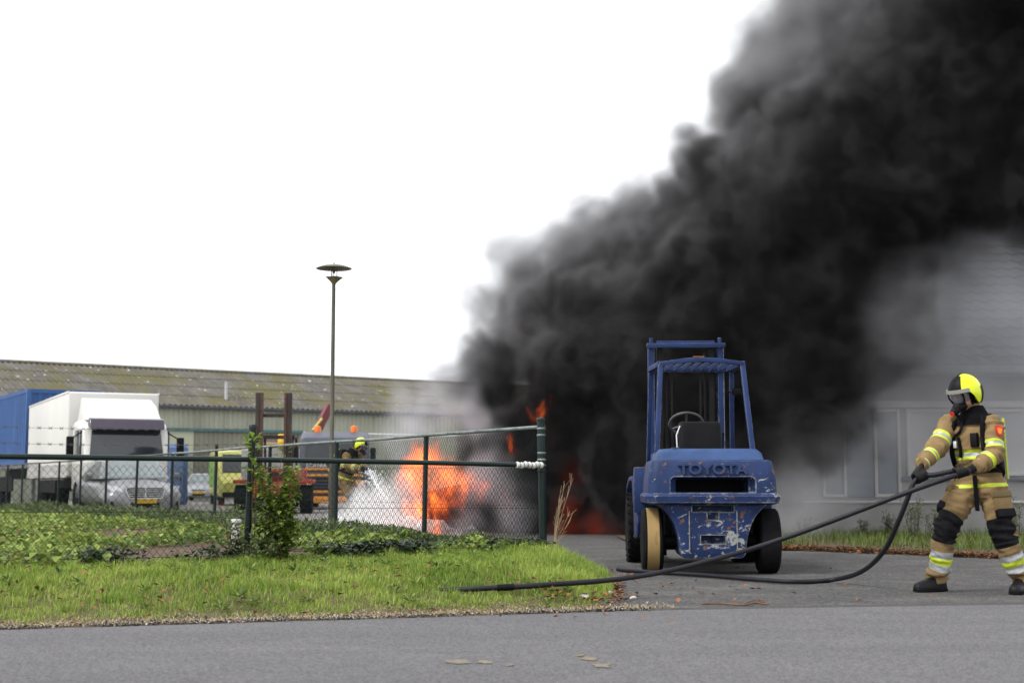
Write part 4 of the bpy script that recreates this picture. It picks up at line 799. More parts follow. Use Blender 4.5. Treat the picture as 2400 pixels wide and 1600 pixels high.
def firefighter(J, face, hface, label, loc, detail=True, hose_axes=None, bands=True, seed=1):
    """J: joints in world space; face: the way the chest points; hface: the way the face looks"""
    O = Vector(loc); J = {k: v - O for k, v in J.items()}
    fw = face.normalized(); up = (J['neck'] - J['pelvis']).normalized(); rt = fw.cross(up).normalized(); fw = up.cross(rt).normalized()
    mb = MB(); pv, nk = J['pelvis'], J['neck']; Rr = []
    for t, wx, dy, fo in ((-0.24, 0.10, 0.095, 0), (-0.13, 0.165, 0.125, 0), (0.0, 0.178, 0.132, 0), (0.16, 0.178, 0.132, 0.0), (0.34, 0.188, 0.138, 0.01), (0.56, 0.205, 0.148, 0.014), (0.76, 0.212, 0.145, 0.006), (0.88, 0.185, 0.120, -0.004), (0.97, 0.115, 0.09, -0.004), (1.03, 0.07, 0.07, 0)):
        Rr.append(ellring(pv + (nk - pv) * t + fw * fo, rt, fw, wx, dy, 24))
    mb.loft(Rr)
    for s_ in 'rl':
        S, E, W = J[s_ + 's'], J[s_ + 'e'], J[s_ + 'w']
        capsule(mb, [S, S.lerp(E, 0.5), E, E.lerp(W, 0.5), W], [0.088, 0.084, 0.076, 0.074, 0.064])
        Hh, K, A_ = J[s_ + 'h'], J[s_ + 'k'], J[s_ + 'a']
        capsule(mb, [Hh + Vector((0, 0, 0.03)), Hh.lerp(K, 0.35), Hh.lerp(K, 0.75), K, K.lerp(A_, 0.4), K.lerp(A_, 0.8), A_ + Vector((0, 0, 0.045))], [0.125, 0.120, 0.104, 0.099, 0.094, 0.090, 0.090])
    hc = J['head']; hf = hface.normalized(); hu = (hc - nk).normalized(); hu = (hu * 0.5 + Vector((0, 0, 1)) * 0.5).normalized(); hr_ = hf.cross(hu).normalized(); hf = hu.cross(hr_).normalized()
    capsule(mb, [nk - hu * 0.03, nk.lerp(hc, 0.45)], [0.082, 0.07])
    mb.loft([ellring(hc + hu * z + hf * o_, hr_, hf, wx, dy, 18) for z, wx, dy, o_ in ((-0.125, 0.035, 0.045, 0.03), (-0.10, 0.055, 0.07, 0.02), (-0.05, 0.070, 0.09, 0.008), (0, 0.076, 0.098, 0), (0.05, 0.075, 0.098, -0.005), (0.09, 0.058, 0.078, -0.01), (0.115, 0.02, 0.03, -0.01))])
    capsule(mb, [hc + hf * 0.092 + hu * 0.005, hc + hf * 0.108 - hu * 0.03], [0.012, 0.017], 8)     # nose
    for s_ in (-1, 1): capsule(mb, [hc + hr_ * (s_ * 0.078) + hu * 0.015, hc + hr_ * (s_ * 0.078) - hu * 0.03], [0.014, 0.012], 8)   # ears
    me = remeshed(mb, 'person', 0.0135 if detail else 0.02, 5 if detail else 3)
    for m_ in (SUIT, YEL, SILV, KNEE, HOOD, SKIN): me.materials.append(m_)
    bones = {}
    for s_ in 'rl':
        bones[s_ + 'ua'] = (J[s_ + 's'], J[s_ + 'e']); bones[s_ + 'fa'] = (J[s_ + 'e'], J[s_ + 'w']); bones[s_ + 'th'] = (J[s_ + 'h'], J[s_ + 'k']); bones[s_ + 'ca'] = (J[s_ + 'k'], J[s_ + 'a'])
    bones['to'] = (pv - up * 0.1, nk); bones['hd'] = (nk, hc + hu * 0.1)
    rad = {'ua': 0.08, 'fa': 0.07, 'th': 0.11, 'ca': 0.095, 'to': 0.18, 'hd': 0.085}
    def owner(p):
        best = None
        for k, (a, b) in bones.items():
            t, d = seg_t(p, a, b); d = d / rad[k[-2:]]
            if best is None or d < best[0]: best = (d, k, t)
        return best[1], best[2]
    bm = bmesh.new(); bm.from_mesh(me)
    for v in bm.verts:                                                # folds in the cloth
        k, t = owner(v.co)
        if k == 'hd': continue
        a, b = bones[k]; ax = (b - a).normalized(); L = (b - a).length; s1 = (v.co - a).dot(ax)
        q = Vector((v.co.x * 7, v.co.y * 7, v.co.z * 7)) + ax * s1 * 16
        amp = 0.011 + (0.013 * (math.exp(-((t - 1) / 0.22) ** 2) + math.exp(-(t / 0.2) ** 2)) if k[-2:] in ('ua', 'th', 'fa', 'ca') else 0.004)
        n_ = 0.9 - 2.6 * abs(mnoise.noise(q * 0.8 + Vector((seed * 3.1, 0, 0)))) + 0.6 * mnoise.noise(q * 2.1)
        v.co += v.normal * (amp * n_)
    bl = [('ua', 0.56, 0.80, (YEL, SILV, YEL)), ('fa', 0.45, 0.68, (YEL, SILV, YEL)), ('ca', 0.44, 0.80, (SILV, YEL, SILV)), ('to', 0.46, 0.585, (YEL, SILV, YEL)), ('to', 0.115, 0.16, (YEL,))]
    own = {}
    def cut(bn, t):
        a, b = bones[bn]
        fs = [f for f in bm.faces if owner(f.calc_center_median())[0] == bn and abs(seg_t(f.calc_center_median(), a, b)[0] - t) < 0.15]
        g = set(fs)
        for f in fs: g.update(f.edges); g.update(f.verts)
        bmesh.ops.bisect_plane(bm, geom=list(g), plane_co=a + (b - a) * t, plane_no=(b - a).normalized(), dist=1e-5)
    todo = []
    for kind, t0, t1, ms_ in bl:
        for bn in ([kind] if kind == 'to' else ['r' + kind, 'l' + kind]):
            n_ = len(ms_)
            ts = [t0 + (t1 - t0) * i / n_ for i in range(n_ + 1)]
            for t in ts: cut(bn, t)
            todo.append((bn, ts, ms_))
    for s_ in 'rl':
        cut(s_ + 'th', 0.74); cut(s_ + 'ca', 0.27)
    mats = [SUIT, YEL, SILV, KNEE, HOOD, SKIN]
    for f in bm.faces:
        c_ = f.calc_center_median(); k, t = owner(c_); f.smooth = True; mi = 0
        for bn, ts, ms_ in todo:
            if k == bn and ts[0] <= t < ts[-1]: mi = mats.index(ms_[min(len(ms_) - 1, int((t - ts[0]) / (ts[-1] - ts[0]) * len(ms_)))])
        if (k[-2:] == 'th' and t > 0.74) or (k[-2:] == 'ca' and t < 0.27):
            a, b = bones[k]; rel = (c_ - (a + (b - a) * t)).normalized()
            if rel.dot(fw) > -0.25: mi = 3
        if k == 'hd': mi = 4
        d = c_ - hc
        if d.dot(hf) > 0.02 and d.dot(hu) > -0.115 and d.dot(hu) < 0.07 and abs(d.dot(hr_)) < 0.066 and d.length < 0.15: mi = 5
        f.material_index = mi
    bm.to_mesh(me); bm.free()
    body = link(bpy.data.objects.new('person', me)); body.location = O; tag(body, label, 'person')
    # helmet
    def shell(name, material, az0, az1, t0, t1, grow, parent, na=28, nt_=10, low=None, thick=0.006):
        mb = MB(); rings_o = []; rings_i = []
        for i in range(nt_ + 1):
            t = t0 + (t1 - t0) * i / nt_; ro = []; ri = []
            for j in range(na + 1):
                az = R(az0 + (az1 - az0) * j / na); ca = math.cos(az)
                lowz = low(az) if low else (0.030 if ca > 0.55 else 0.030 - 0.125 * sstep(0.55 - ca, 0, 0.75)); top = 0.165
                el = math.asin(max(-0.95, min(1, (lowz) / 0.17))); ph = math.pi / 2 + (el - math.pi / 2) * t
                for lst, gg in ((ro, grow), (ri, grow - thick)):
                    p = hc + hu * (0.0 + (0.165 + gg) * math.sin(ph)) + hf * ((0.155 + gg) * math.cos(ph) * ca - 0.012) + hr_ * ((0.125 + gg) * math.cos(ph) * math.sin(az)); lst.append(p)
            rings_o.append(ro); rings_i.append(ri)
        w_ = na + 1; P = [p for r_ in rings_o for p in r_]; Q = [p for r_ in rings_i for p in r_]; n0 = len(P)
        F = [(i * w_ + j, i * w_ + j + 1, (i + 1) * w_ + j + 1, (i + 1) * w_ + j) for i in range(nt_) for j in range(na)]
        F2 = [tuple(n0 + a for a in reversed(f)) for f in F]; E_ = []
        for j in range(na): E_ += [(nt_ * w_ + j, nt_ * w_ + j + 1, n0 + nt_ * w_ + j + 1, n0 + nt_ * w_ + j), (j, n0 + j, n0 + j + 1, j + 1)]
        for i in range(nt_): E_ += [(i * w_, (i + 1) * w_, n0 + (i + 1) * w_, n0 + i * w_), (i * w_ + na, n0 + i * w_ + na, n0 + (i + 1) * w_ + na, (i + 1) * w_ + na)]
        mb.add(P + Q, F + F2 + E_); return mb.build(name, material, parent, angle=45)
    hm = shell('helmet', HELM, -180, 180, 0.0, 1.0, 0.0, body, 48, 14)
    shell('front_shield', BLK, -36, 36, 0.30, 1.0, 0.007, hm, 20, 8); shell('crest', BLK, -14, 14, 0.0, 0.5, 0.010, hm, 8, 8)
    shell('brim', mat('grey_brim', (0.22, 0.22, 0.19), 0.4), -62, 62, 0.90, 1.03, 0.022, hm, 24, 3, thick=0.014)
    shell('rear_shield', BLK, 118, 242, 0.62, 1.02, 0.009, hm, 20, 6); shell('nape_band', HELM, 130, 230, 1.0, 1.07, 0.004, hm, 16, 2)
    # mask
    mk = MB(); rg = []
    for z, o_, wx, dy in ((0.045, 0.0, 0.072, 0.128), (0.01, 0.0, 0.078, 0.142), (-0.03, 0.0, 0.076, 0.145), (-0.06, 0.0, 0.070, 0.138)):
        rg.append([hc + hu * z + hf * (dy * math.cos(a)) + hr_ * (wx * math.sin(a)) for a in np.linspace(-1.35, 1.35, 17)])
    mk.loft(rg, cap=False, close=False); mask = mk.build('face_mask', VISR, body)
    mk = MB(); capsule(mk, [hc - hu * 0.085 + hf * 0.07, hc - hu * 0.10 + hf * 0.125], [0.058, 0.045], 14); capsule(mk, [hc - hu * 0.105 + hf * 0.12, hc - hu * 0.125 + hf * 0.175], [0.042, 0.034], 14)
    mk.tube([hc + hu * 0.05 + hf * 0.115 + hr_ * 0.078, hc - hu * 0.02 + hf * 0.11 + hr_ * 0.082, hc - hu * 0.075 + hf * 0.09 + hr_ * 0.06], 0.008, 6); mk.tube([hc + hu * 0.05 + hf * 0.115 - hr_ * 0.078, hc - hu * 0.02 + hf * 0.11 - hr_ * 0.082, hc - hu * 0.075 + hf * 0.09 - hr_ * 0.06], 0.008, 6)
    mk.tube([hc + hu * 0.048 + hf * (0.13 * math.cos(a)) + hr_ * (0.076 * math.sin(a)) for a in np.linspace(-1.3, 1.3, 11)], 0.008, 6)
    mk.build('regulator', BLK, mask); 
    mk = MB(); mk.cyl(hc - hu * 0.13 + hf * 0.18, hc - hu * 0.135 + hf * 0.205, 0.022, n=12); mk.build('demand_valve', RED, mask)
    # collar
    mb = MB(); mb.loft([ellring(nk + up * z + fw * 0.01, rt, fw, wx, dy, 22) for z, wx, dy in ((-0.07, 0.165, 0.145), (-0.02, 0.14, 0.13), (0.03, 0.112, 0.112), (0.07, 0.09, 0.098), (0.09, 0.078, 0.085))]); mb.build('hood_collar', HOOD, body)
    # breathing apparatus
    ba = MB(); bk = pv.lerp(nk, 0.52) - fw * 0.19; rotm = Matrix((rt, fw, up)).transposed()
    ba.box(bk, (0.26, 0.05, 0.52), rotm); bao = ba.build('breathing_apparatus', BLK, body, bevel=0.02)
    c0 = bk - fw * 0.11; m = MB(); m.tube([c0 - up * 0.27, c0 - up * 0.25, c0 - up * 0.20, c0 + up * 0.17, c0 + up * 0.23, c0 + up * 0.26], [0.02, 0.055, 0.078, 0.078, 0.05, 0.02], 16); m.build('air_cylinder', BLK, bao)
    m = MB()
    for s_ in (-1, 1): m.tube([c0 + rt * 0.06 * s_ - fw * 0.085 + up * z for z in (-0.27, -0.2, 0.2, 0.26)], 0.012, 6)
    m.build('reflective_edge', YEL, bao)
    for s_ in (-1, 1):
        m = MB(); pts = [bk + rt * s_ * 0.09 + up * 0.25, nk - up * 0.005 + rt * s_ * 0.115 - fw * 0.05, nk - up * 0.06 + rt * s_ * 0.135 + fw * 0.12, pv.lerp(nk, 0.62) + rt * s_ * 0.145 + fw * 0.152, pv.lerp(nk, 0.42) + rt * s_ * 0.165 + fw * 0.125, pv.lerp(nk, 0.22) + rt * s_ * 0.195 - fw * 0.02, bk + rt * s_ * 0.12 - up * 0.22]
        cur = []
        for i in range(len(pts) - 1):
            for t in np.linspace(0, 1, 5)[:-1]:
                p0, p1, p2, p3 = pts[max(i - 1, 0)], pts[i], pts[i + 1], pts[min(i + 2, len(pts) - 1)]
                cur.append(0.5 * ((2 * p1) + (p2 - p0) * t + (2 * p0 - 5 * p1 + 4 * p2 - p3) * t * t + (3 * p1 - p0 - 3 * p2 + p3) * t ** 3))
        cur.append(pts[-1]); m.tube(cur, 0.022, 8); m.build('shoulder_strap', HOOD, bao)
    m = MB(); m.loft([ellring(pv.lerp(nk, z), rt, fw, 0.205, 0.155, 24) for z in (0.17, 0.175, 0.225, 0.23)], cap=False); m.build('waist_belt', HOOD, bao)
    m = MB(); q = pv.lerp(nk, 0.55) - rt * 0.15 + fw * 0.16; m.tube([nk - rt * 0.12 + fw * 0.1, nk.lerp(q, 0.5) - rt * 0.05 + fw * 0.06, q + fw * 0.03, q - up * 0.09 + fw * 0.02], 0.012, 8); m.lathe([(0.0001, -0.02), (0.034, -0.018), (0.038, 0), (0.034, 0.018), (0.0001, 0.02)], 14, q - up * 0.10 + fw * 0.03, fw.to_track_quat('Z', 'X').to_matrix()); m.build('pressure_gauge', BLK, bao)
    m = MB(); m.lathe([(0.0001, 0.0), (0.026, 0.0), (0.026, 0.004), (0.0001, 0.004)], 14, q - up * 0.10 + fw * 0.052, fw.to_track_quat('Z', 'X').to_matrix()); m.build('gauge_dial', mat('dial_white', (0.6, 0.6, 0.55), 0.4), bao)
    if detail:
        m = MB(); q2 = pv.lerp(nk, 0.70) + rt * 0.03 + fw * 0.165; m.box(q2 - up * 0.03 - rt * 0.10, (0.062, 0.045, 0.12), rotm); m.build('radio', BLK, bao, bevel=0.008)
        m = MB(); m.tube(crom([hc - hu * 0.14 + hf * 0.16, hc - hu * 0.22 + hf * 0.11, nk + fw * 0.17 - up * 0.12 + rt * 0.05, nk + fw * 0.14 - up * 0.16 + rt * 0.13, nk + rt * 0.16 - up * 0.05], 5), 0.013, 8); m.build('air_hose', BLK, bao)
        m = MB(); m.tube(crom([q2 + rt * 0.05, q2 - up * 0.10 + rt * 0.03 + fw * 0.01, q2 - up * 0.17 + rt * 0.04], 4), 0.014, 8); m.build('chest_strap', HOOD, bao)
        m = MB(); m.box(q2 + rt * 0.075 - up * 0.06 + fw * 0.012, (0.03, 0.02, 0.06), rotm); m.build('strap_buckle', CHROME, bao, bevel=0.004)
        for s_ in (-1, 1):                                         # hanging belt ends
            m = MB(); b0 = pv.lerp(nk, 0.14) + fw * 0.165 + rt * (0.115 if s_ > 0 else -0.045); b1 = b0 - up * 0.30 + rt * (0.10 if s_ > 0 else 0.01) - fw * (0.02); m.bar(b0, b1, 0.038, 0.008, fw); m.build('belt_end', HOOD, bao)
        # thigh pockets on the outer sides
        for s_, sg in (('r', 1), ('l', -1)):
            a, b = bones[s_ + 'th']; ax = (b - a).normalized(); outd = (rt * sg * 0.85 + fw * 0.5); outd = (outd - ax * outd.dot(ax)).normalized(); sdv = ax.cross(outd).normalized()
            rm = Matrix((sdv, outd, -ax)).transposed(); cc = a.lerp(b, 0.47) + outd * 0.105
            m = MB(); m.box(cc, (0.155, 0.055, 0.20), rm); po = m.build('thigh_pocket', SUIT, body, bevel=0.016, seg=3)
            m = MB(); m.box(cc - ax * 0.085 + outd * 0.012, (0.17, 0.06, 0.055), rm); m.build('pocket_flap', mat('olive_flap', (0.17, 0.125, 0.06), 0.9), po, bevel=0.012)
            m = MB(); m.box(cc + ax * 0.075 + outd * 0.006, (0.162, 0.06, 0.07), rm); m.build('pocket_patch', KNEE, po, bevel=0.008)
        # sleeve badge on the left upper arm
        a, b = bones['lua']; ax = (b - a).normalized(); outd = (-rt * 0.75 + fw * 0.45); outd = (outd - ax * outd.dot(ax)).normalized(); sdv = ax.cross(outd).normalized(); cc = a.lerp(b, 0.30) + outd * 0.097
        sh = [(-0.032, 0.04), (0.032, 0.04), (0.032, -0.005), (0.02, -0.035), (0, -0.05), (-0.02, -0.035), (-0.032, -0.005)]
        m = MB(); m.loft([[cc + sdv * x - ax * z + outd * o_ for x, z in sh] for o_ in (-0.012, 0.004)]); bd = m.build('sleeve_badge', RED, body)
        m = MB(); m.loft([[cc + sdv * x * 0.62 - ax * (z * 0.6 - 0.006) + outd * o_ for x, z in sh] for o_ in (0.002, 0.007)]); m.build('badge_emblem', ORNG, bd)
    for s_ in 'rl':
        boot(body, J[s_ + 'a'], J[s_ + 't'], -O.z)
        if hose_axes: glove(body, J[s_ + 'w'], J[s_ + 'g'], hose_axes[s_], flip=hose_axes.get(s_ + 'f', 1))
        # pale cuff
        a, b = bones[s_ + 'fa']; ax = (b - a).normalized(); x_, y_ = frame_at(ax); m = MB(); m.loft([ellring(b + ax * z, x_, y_, r_, r_, 18) for z, r_ in ((0.014, 0.062), (0.022, 0.064), (0.034, 0.060), (0.034, 0.05))], cap=False); m.build('sleeve_cuff', mat('pale_cuff', (0.40, 0.36, 0.15), 0.9), body)
    return body
Yf = 12.25
J = dict(pelvis=at(2297, 1135, Yf), neck=at(2284, 975, Yf), head=at(2261, 921, Yf - 0.06),
         rs=at(2229, 993, Yf + 0.13), re=at(2194, 1050, Yf - 0.06), rw=at(2166, 1083, Yf - 0.21), rg=at(2158, 1116, Yf - 0.27),
         ls=at(2326, 996, Yf - 0.15), le=at(2330, 1066, Yf - 0.24), lw=at(2299, 1088, Yf - 0.40), lg=at(2254, 1104, Yf - 0.48),
         rh=at(2268, 1143, Yf + 0.03), rk=at(2218, 1232, Yf - 0.03), ra=at(2196, 1358, Yf + 0.10), rt=at(2140, 1384, Yf + 0.02),
         lh=at(2324, 1143, Yf - 0.03), lk=at(2350, 1245, Yf - 0.14), la=at(2392, 1360, Yf - 0.10), lt=at(2376, 1384, Yf - 0.28))
HAND_R, HAND_L = J['rg'].copy(), J['lg'].copy()
firefighter(J, Vector((-0.72, -0.69, 0)), Vector((-0.86, -0.5, -0.05)), 'firefighter in tan suit and yellow helmet hauling the black hose over the driveway', at(2290, 1386, 12.2) * 1.0 - Vector((0, 0, at(2290, 1386, 12.2).z)),
            True, dict(r=Vector((0.55, 0.1, 0.25)), l=Vector((0.9, -0.1, 0.3)), rf=-1, lf=1))
HOSE = mat('black_hose_rubber', (0.012, 0.012, 0.016), 0.5, spec=0.25, var=0.25, scale=14, bump=0.12, bscale=120)
g = lambda u, v, z=0.024: onground(u, v, z)
pts = [g(1448, 1333), g(1500, 1338), g(1640, 1346), g(1760, 1356), g(1860, 1362), g(1950, 1358), at(2020, 1338, 12.9), at(2072, 1290, 12.35), at(2104, 1225, 12.1), at(2128, 1165, 12.0), at(2142, 1130, 11.98), HAND_R + Vector((0.01, 0, 0.005)), at(2190, 1112, 11.92), at(2225, 1105, 11.84), at(2244, 1101, 11.79), at(2262, 1100, 11.765), at(2270, 1104, 11.76)]
pts2 = [at(2262, 1108, 11.755), at(2240, 1113, 11.75), at(2205, 1125, 11.76), at(2100, 1163, 11.85), at(1980, 1209, 12.0), at(1880, 1246, 12.15), at(1760, 1286, 12.2), at(1640, 1319, 12.05), at(1560, 1338, 11.85), at(1480, 1352, 11.6), at(1390, 1362, 11.35), at(1300, 1368, 11.2), at(1230, 1373, 11.12), at(1170, 1376, 11.1), at(1110, 1379, 11.1), at(1050, 1382, 11.15), at(1020, 1385, 11.2)]
m = MB(); cur = crom(pts + pts2, 8); m.tube(cur, 0.0215, 12)
hose = m.build('fire_hose', HOSE); tag(hose, 'black fire hose looping from the driveway through the firefighter\'s hands into the grass', 'hose')
m = MB(); m.tube([at(1205, 1374.3, 11.11), at(1165, 1376.4, 11.10)], 0.027, 14); m.build('hose_coupling', BLK, hose)
# firefighter in the yard, bent towards the flames with the jet
Y2 = 30.2
J2 = dict(pelvis=at(806, 1118, Y2), neck=at(826, 1060, Y2), head=at(846, 1043, Y2 - 0.05),
          rs=at(812, 1068, Y2 - 0.12), re=at(815, 1092, Y2 - 0.22), rw=at(842, 1096, Y2 - 0.35), rg=at(852, 1098, Y2 - 0.38),
          ls=at(838, 1068, Y2 + 0.13), le=at(850, 1088, Y2 + 0.10), lw=at(857, 1094, Y2 - 0.12), lg=at(862, 1097, Y2 - 0.16),
          rh=at(802, 1124, Y2 - 0.08), rk=at(826, 1170, Y2 - 0.12), ra=at(812, 1222, Y2 - 0.05), rt=at(838, 1232, Y2 - 0.15),
          lh=at(812, 1124, Y2 + 0.08), lk=at(844, 1170, Y2 + 0.15), la=at(838, 1222, Y2 + 0.2), lt=at(864, 1232, Y2 + 0.15))
firefighter(J2, Vector((0.8, -0.45, -0.2)), Vector((0.85, -0.4, -0.25)), 'second firefighter crouching behind the fence, spraying the burning vehicle', Vector((at(820, 1232, Y2).x, Y2, 0)), False, dict(r=Vector((0.7, -0.1, -0.35)), l=Vector((0.7, -0.1, -0.35))))
noz = thing('hose_nozzle', 'hose nozzle held by the firefighter in the yard', 'nozzle', at(858, 1098, Y2 - 0.3))
m = MB(); m.tube([(-0.22, 0.05, 0.07), (0, 0, 0), (0.12, -0.02, -0.05)], [0.022, 0.026, 0.034], 12); m.build('barrel', BLK, noz)
m = MB(); m.tube([(-0.10, 0.03, 0.03), (-0.12, 0.02, -0.08)], 0.015, 8); m.build('handle', BLK, noz)
# the jet: a falling, breaking stream of water
WAT = mat('white_water', (0.86, 0.88, 0.9), 0.35, var=0.05, scale=10, spec=0.4)
n0 = at(864, 1102, Y2 - 0.35); n1 = at(925, 1210, 26.2); m = MB(); tt = np.linspace(0, 1, 26)
jp = [at(float(np.interp(t, [0, .25, .5, .75, 1], [864, 876, 892, 912, 938])), float(np.interp(t, [0, .25, .5, .75, 1], [1102, 1122, 1150, 1182, 1222])), float(np.interp(t, [0, 1], [Y2 - 0.4, 26.2]))) for t in tt]
m.tube(jp, [0.014 + 0.05 * t + 0.012 * math.sin(t * 40) * t for t in tt], 8)
jet = m.build('water_jet', WAT); tag(jet, 'white jet of water arcing from the nozzle towards the flames', 'water', kind='stuff')
m = MB()
for k in range(700):
    t = random.random() ** 0.8; p = jp[int(t * 25)]; s_ = 0.03 + 0.26 * t; q = Vector((p.x + random.gauss(0, s_), p.y + random.gauss(0, s_), max(0.02, p.z + random.gauss(0, s_ * 0.9)))); r_ = random.uniform(0.005, 0.014)
    m.add([q + Vector((r_, 0, 0)), q + Vector((-r_, 0, 0)), q + Vector((0, 0, r_ * 1.6)), q + Vector((0, -r_, -r_))], [(0, 1, 2), (0, 2, 3), (1, 3, 2), (0, 3, 1)])
tag(m.build('water_droplets', WAT, smooth=False), 'scattered droplets flying off the water jet', 'water', kind='stuff')
# foam lying on the yard floor around the fire
fb = MB(); rr_ = random.Random(4); t_ = (1 + 5 ** 0.5) / 2
for k in range(420):
    u = rr_.uniform(775, 985); v = 1232 + rr_.uniform(-10, 20) ; p = onground(u, v, 0.0); r_ = rr_.uniform(0.05, 0.17) * (1.0 if u < 960 else 0.55)
    ico = [Vector(a).normalized() for a in ((-1, t_, 0), (1, t_, 0), (-1, -t_, 0), (1, -t_, 0), (0, -1, t_), (0, 1, t_), (0, -1, -t_), (0, 1, -t_), (t_, 0, -1), (t_, 0, 1), (-t_, 0, -1), (-t_, 0, 1))]
    fb.add([p + Vector((a.x * r_ * 1.3, a.y * r_ * 1.3, a.z * r_ * 0.7 + r_ * 0.3)) for a in ico], [(0, 11, 5), (0, 5, 1), (0, 1, 7), (0, 7, 10), (0, 10, 11), (1, 5, 9), (5, 11, 4), (11, 10, 2), (10, 7, 6), (7, 1, 8), (3, 9, 4), (3, 4, 2), (3, 2, 6), (3, 6, 8), (3, 8, 9), (4, 9, 5), (2, 4, 11), (6, 2, 10), (8, 6, 7), (9, 8, 1)])
tag(fb.build('foam', mat('white_foam', (0.86, 0.87, 0.88), 0.9, var=0.05, scale=9, bump=0.4, bscale=30, spec=0.2), angle=180), 'white foam lying on the yard floor in front of the flames', 'foam', kind='stuff')
# ================================================================== VEHICLES AND MACHINES IN THE YARD
def head(hx, hy): return math.atan2(hy, hx) + math.pi / 2     # local -y is the front of a vehicle
def sring(hw, zb, zt, y, n=20, e=3.2):
    P = []
    for k in range(n):
        a = 2 * math.pi * (k + 0.5) / n; c_, s_ = math.cos(a), math.sin(a)
        P.append((hw * math.copysign(abs(c_) ** (2 / e), c_), y, (zb + zt) / 2 + (zt - zb) / 2 * math.copysign(abs(s_) ** (2 / e), s_)))
    return P
def car(name, label, loc, rz, paint, L=4.7, W=1.82, H=1.46, bonnet=0.98, glass=GLASS, grille=True, plate_text=None, wheels=True):
    """front at local y = 0, tail at y = L"""
    t = thing(name, label, 'car', loc, rz); hw = W / 2; b = MB()
    b.loft([sring(hw * 0.74, 0.26, 0.60, 0.0), sring(hw * 0.88, 0.22, 0.72, 0.08), sring(hw * 0.97, 0.2, bonnet - 0.16, 0.35), sring(hw, 0.2, bonnet - 0.06, 0.9), sring(hw, 0.2, bonnet, 1.45), sring(hw, 0.2, bonnet + 0.02, 2.4), sring(hw, 0.2, bonnet + 0.03, 3.4), sring(hw * 0.97, 0.22, bonnet + 0.02, L - 0.5), sring(hw * 0.9, 0.26, bonnet - 0.04, L - 0.08), sring(hw * 0.8, 0.32, bonnet - 0.1, L)])
    b.build('body', paint, t, angle=50)
    z0, z1 = bonnet - 0.02, H; yb = (1.25, L - 0.75); yr = (2.05, L - 1.55); hb, hr2 = hw * 0.9, hw * 0.66
    g = MB(); base = [(-hb, yb[0], z0), (hb, yb[0], z0), (hb, yb[1], z0), (-hb, yb[1], z0)]; midr = [(-hr2 * 1.04, yr[0] - 0.06, z1 - 0.06), (hr2 * 1.04, yr[0] - 0.06, z1 - 0.06), (hr2 * 1.04, yr[1] + 0.06, z1 - 0.06), (-hr2 * 1.04, yr[1] + 0.06, z1 - 0.06)]; top = [(-hr2 * 0.9, yr[0] + 0.08, z1), (hr2 * 0.9, yr[0] + 0.08, z1), (hr2 * 0.9, yr[1] - 0.08, z1), (-hr2 * 0.9, yr[1] - 0.08, z1)]
    g.loft([base, midr, top]); g.build('roof', paint, t, bevel=0.03, angle=30)
    def pane(nm, a, b_, c_, d, k=0.86, off=0.012):
        a, b_, c_, d = map(Vector, (a, b_, c_, d)); cc = (a + b_ + c_ + d) / 4; nn = (b_ - a).cross(d - a).normalized(); Q = [cc + (p - cc) * k for p in (a, b_, c_, d)]
        if nn.dot(cc - Vector((0, (yb[0] + yb[1]) / 2, 0.9))) < 0: nn = -nn
        m = MB(); m.loft([[p + nn * (off - 0.03) for p in Q], [p + nn * off for p in Q]]); return m.build(nm, glass, t)
    pane('windscreen', base[0], base[1], midr[1], midr[0], 0.9); pane('rear_window', base[2], base[3], midr[3], midr[2])
    for s_, i, j in ((1, 1, 2), (-1, 0, 3)):
        A, B, C_, D = Vector(base[i]), Vector(base[j]), Vector(midr[j]), Vector(midr[i]); pane('side_window', A, A.lerp(B, 0.48), D.lerp(C_, 0.48), D); pane('side_window', A.lerp(B, 0.5), B, C_, D.lerp(C_, 0.5))
    HL = mat('headlamp', (0.5, 0.52, 0.55), 0.12, metal=0.3, var=0.1, spec=0.8)
    for s_ in (-1, 1):
        m = MB(); m.loft([[(s_ * x, y, z) for x, y, z in ((hw * 0.50, 0.075, 0.60), (hw * 0.80, 0.17, 0.64), (hw * 0.93, 0.40, 0.76), (hw * 0.84, 0.36, 0.79), (hw * 0.56, 0.14, 0.74))], [(s_ * x, y - 0.03, z + 0.01) for x, y, z in ((hw * 0.50, 0.055, 0.60), (hw * 0.80, 0.14, 0.64), (hw * 0.93, 0.37, 0.76), (hw * 0.84, 0.33, 0.79), (hw * 0.56, 0.11, 0.74))]]); m.build('headlight', HL, t)
        m = MB(); m.box((s_ * (hw + 0.10), 1.5, bonnet + 0.06), (0.20, 0.09, 0.13)); m.build('mirror', paint, t, bevel=0.035, seg=3)
        m = MB(); m.box((s_ * hw * 0.62, 0.05, 0.38), (hw * 0.42, 0.06, 0.10)); m.build('lower_intake', BLK, t, bevel=0.02)
    m = MB(); m.box((0, 0.0, 0.34), (hw * 0.72, 0.05, 0.13)); m.build('lower_intake', BLK, t, bevel=0.02)
    if grille:
        out = [(-0.37, 0.50), (0.37, 0.50), (0.45, 0.70), (0.42, 0.755), (-0.42, 0.755), (-0.45, 0.70)]
        m = MB(); m.prism([(x * 0.93, 0.63 + (z - 0.63) * 0.85) for x, z in out], -0.015, 0.06, 'xz'); gr = m.build('grille', BLK, t)
        for i in range(6):
            p, q = out[i], out[(i + 1) % 6]; m = MB(); m.bar((p[0], -0.03, p[1]), (q[0], -0.03, q[1]), 0.03, 0.05 if i in (3,) else 0.03, Vector((0, 1, 0))); m.build('grille_frame', CHROME, gr)
        for z in (0.555, 0.605, 0.655, 0.70): m = MB(); m.box((0, -0.028, z), (0.80 - abs(0.66 - z) * 0.6, 0.02, 0.018)); m.build('grille_bar', CHROME, gr)
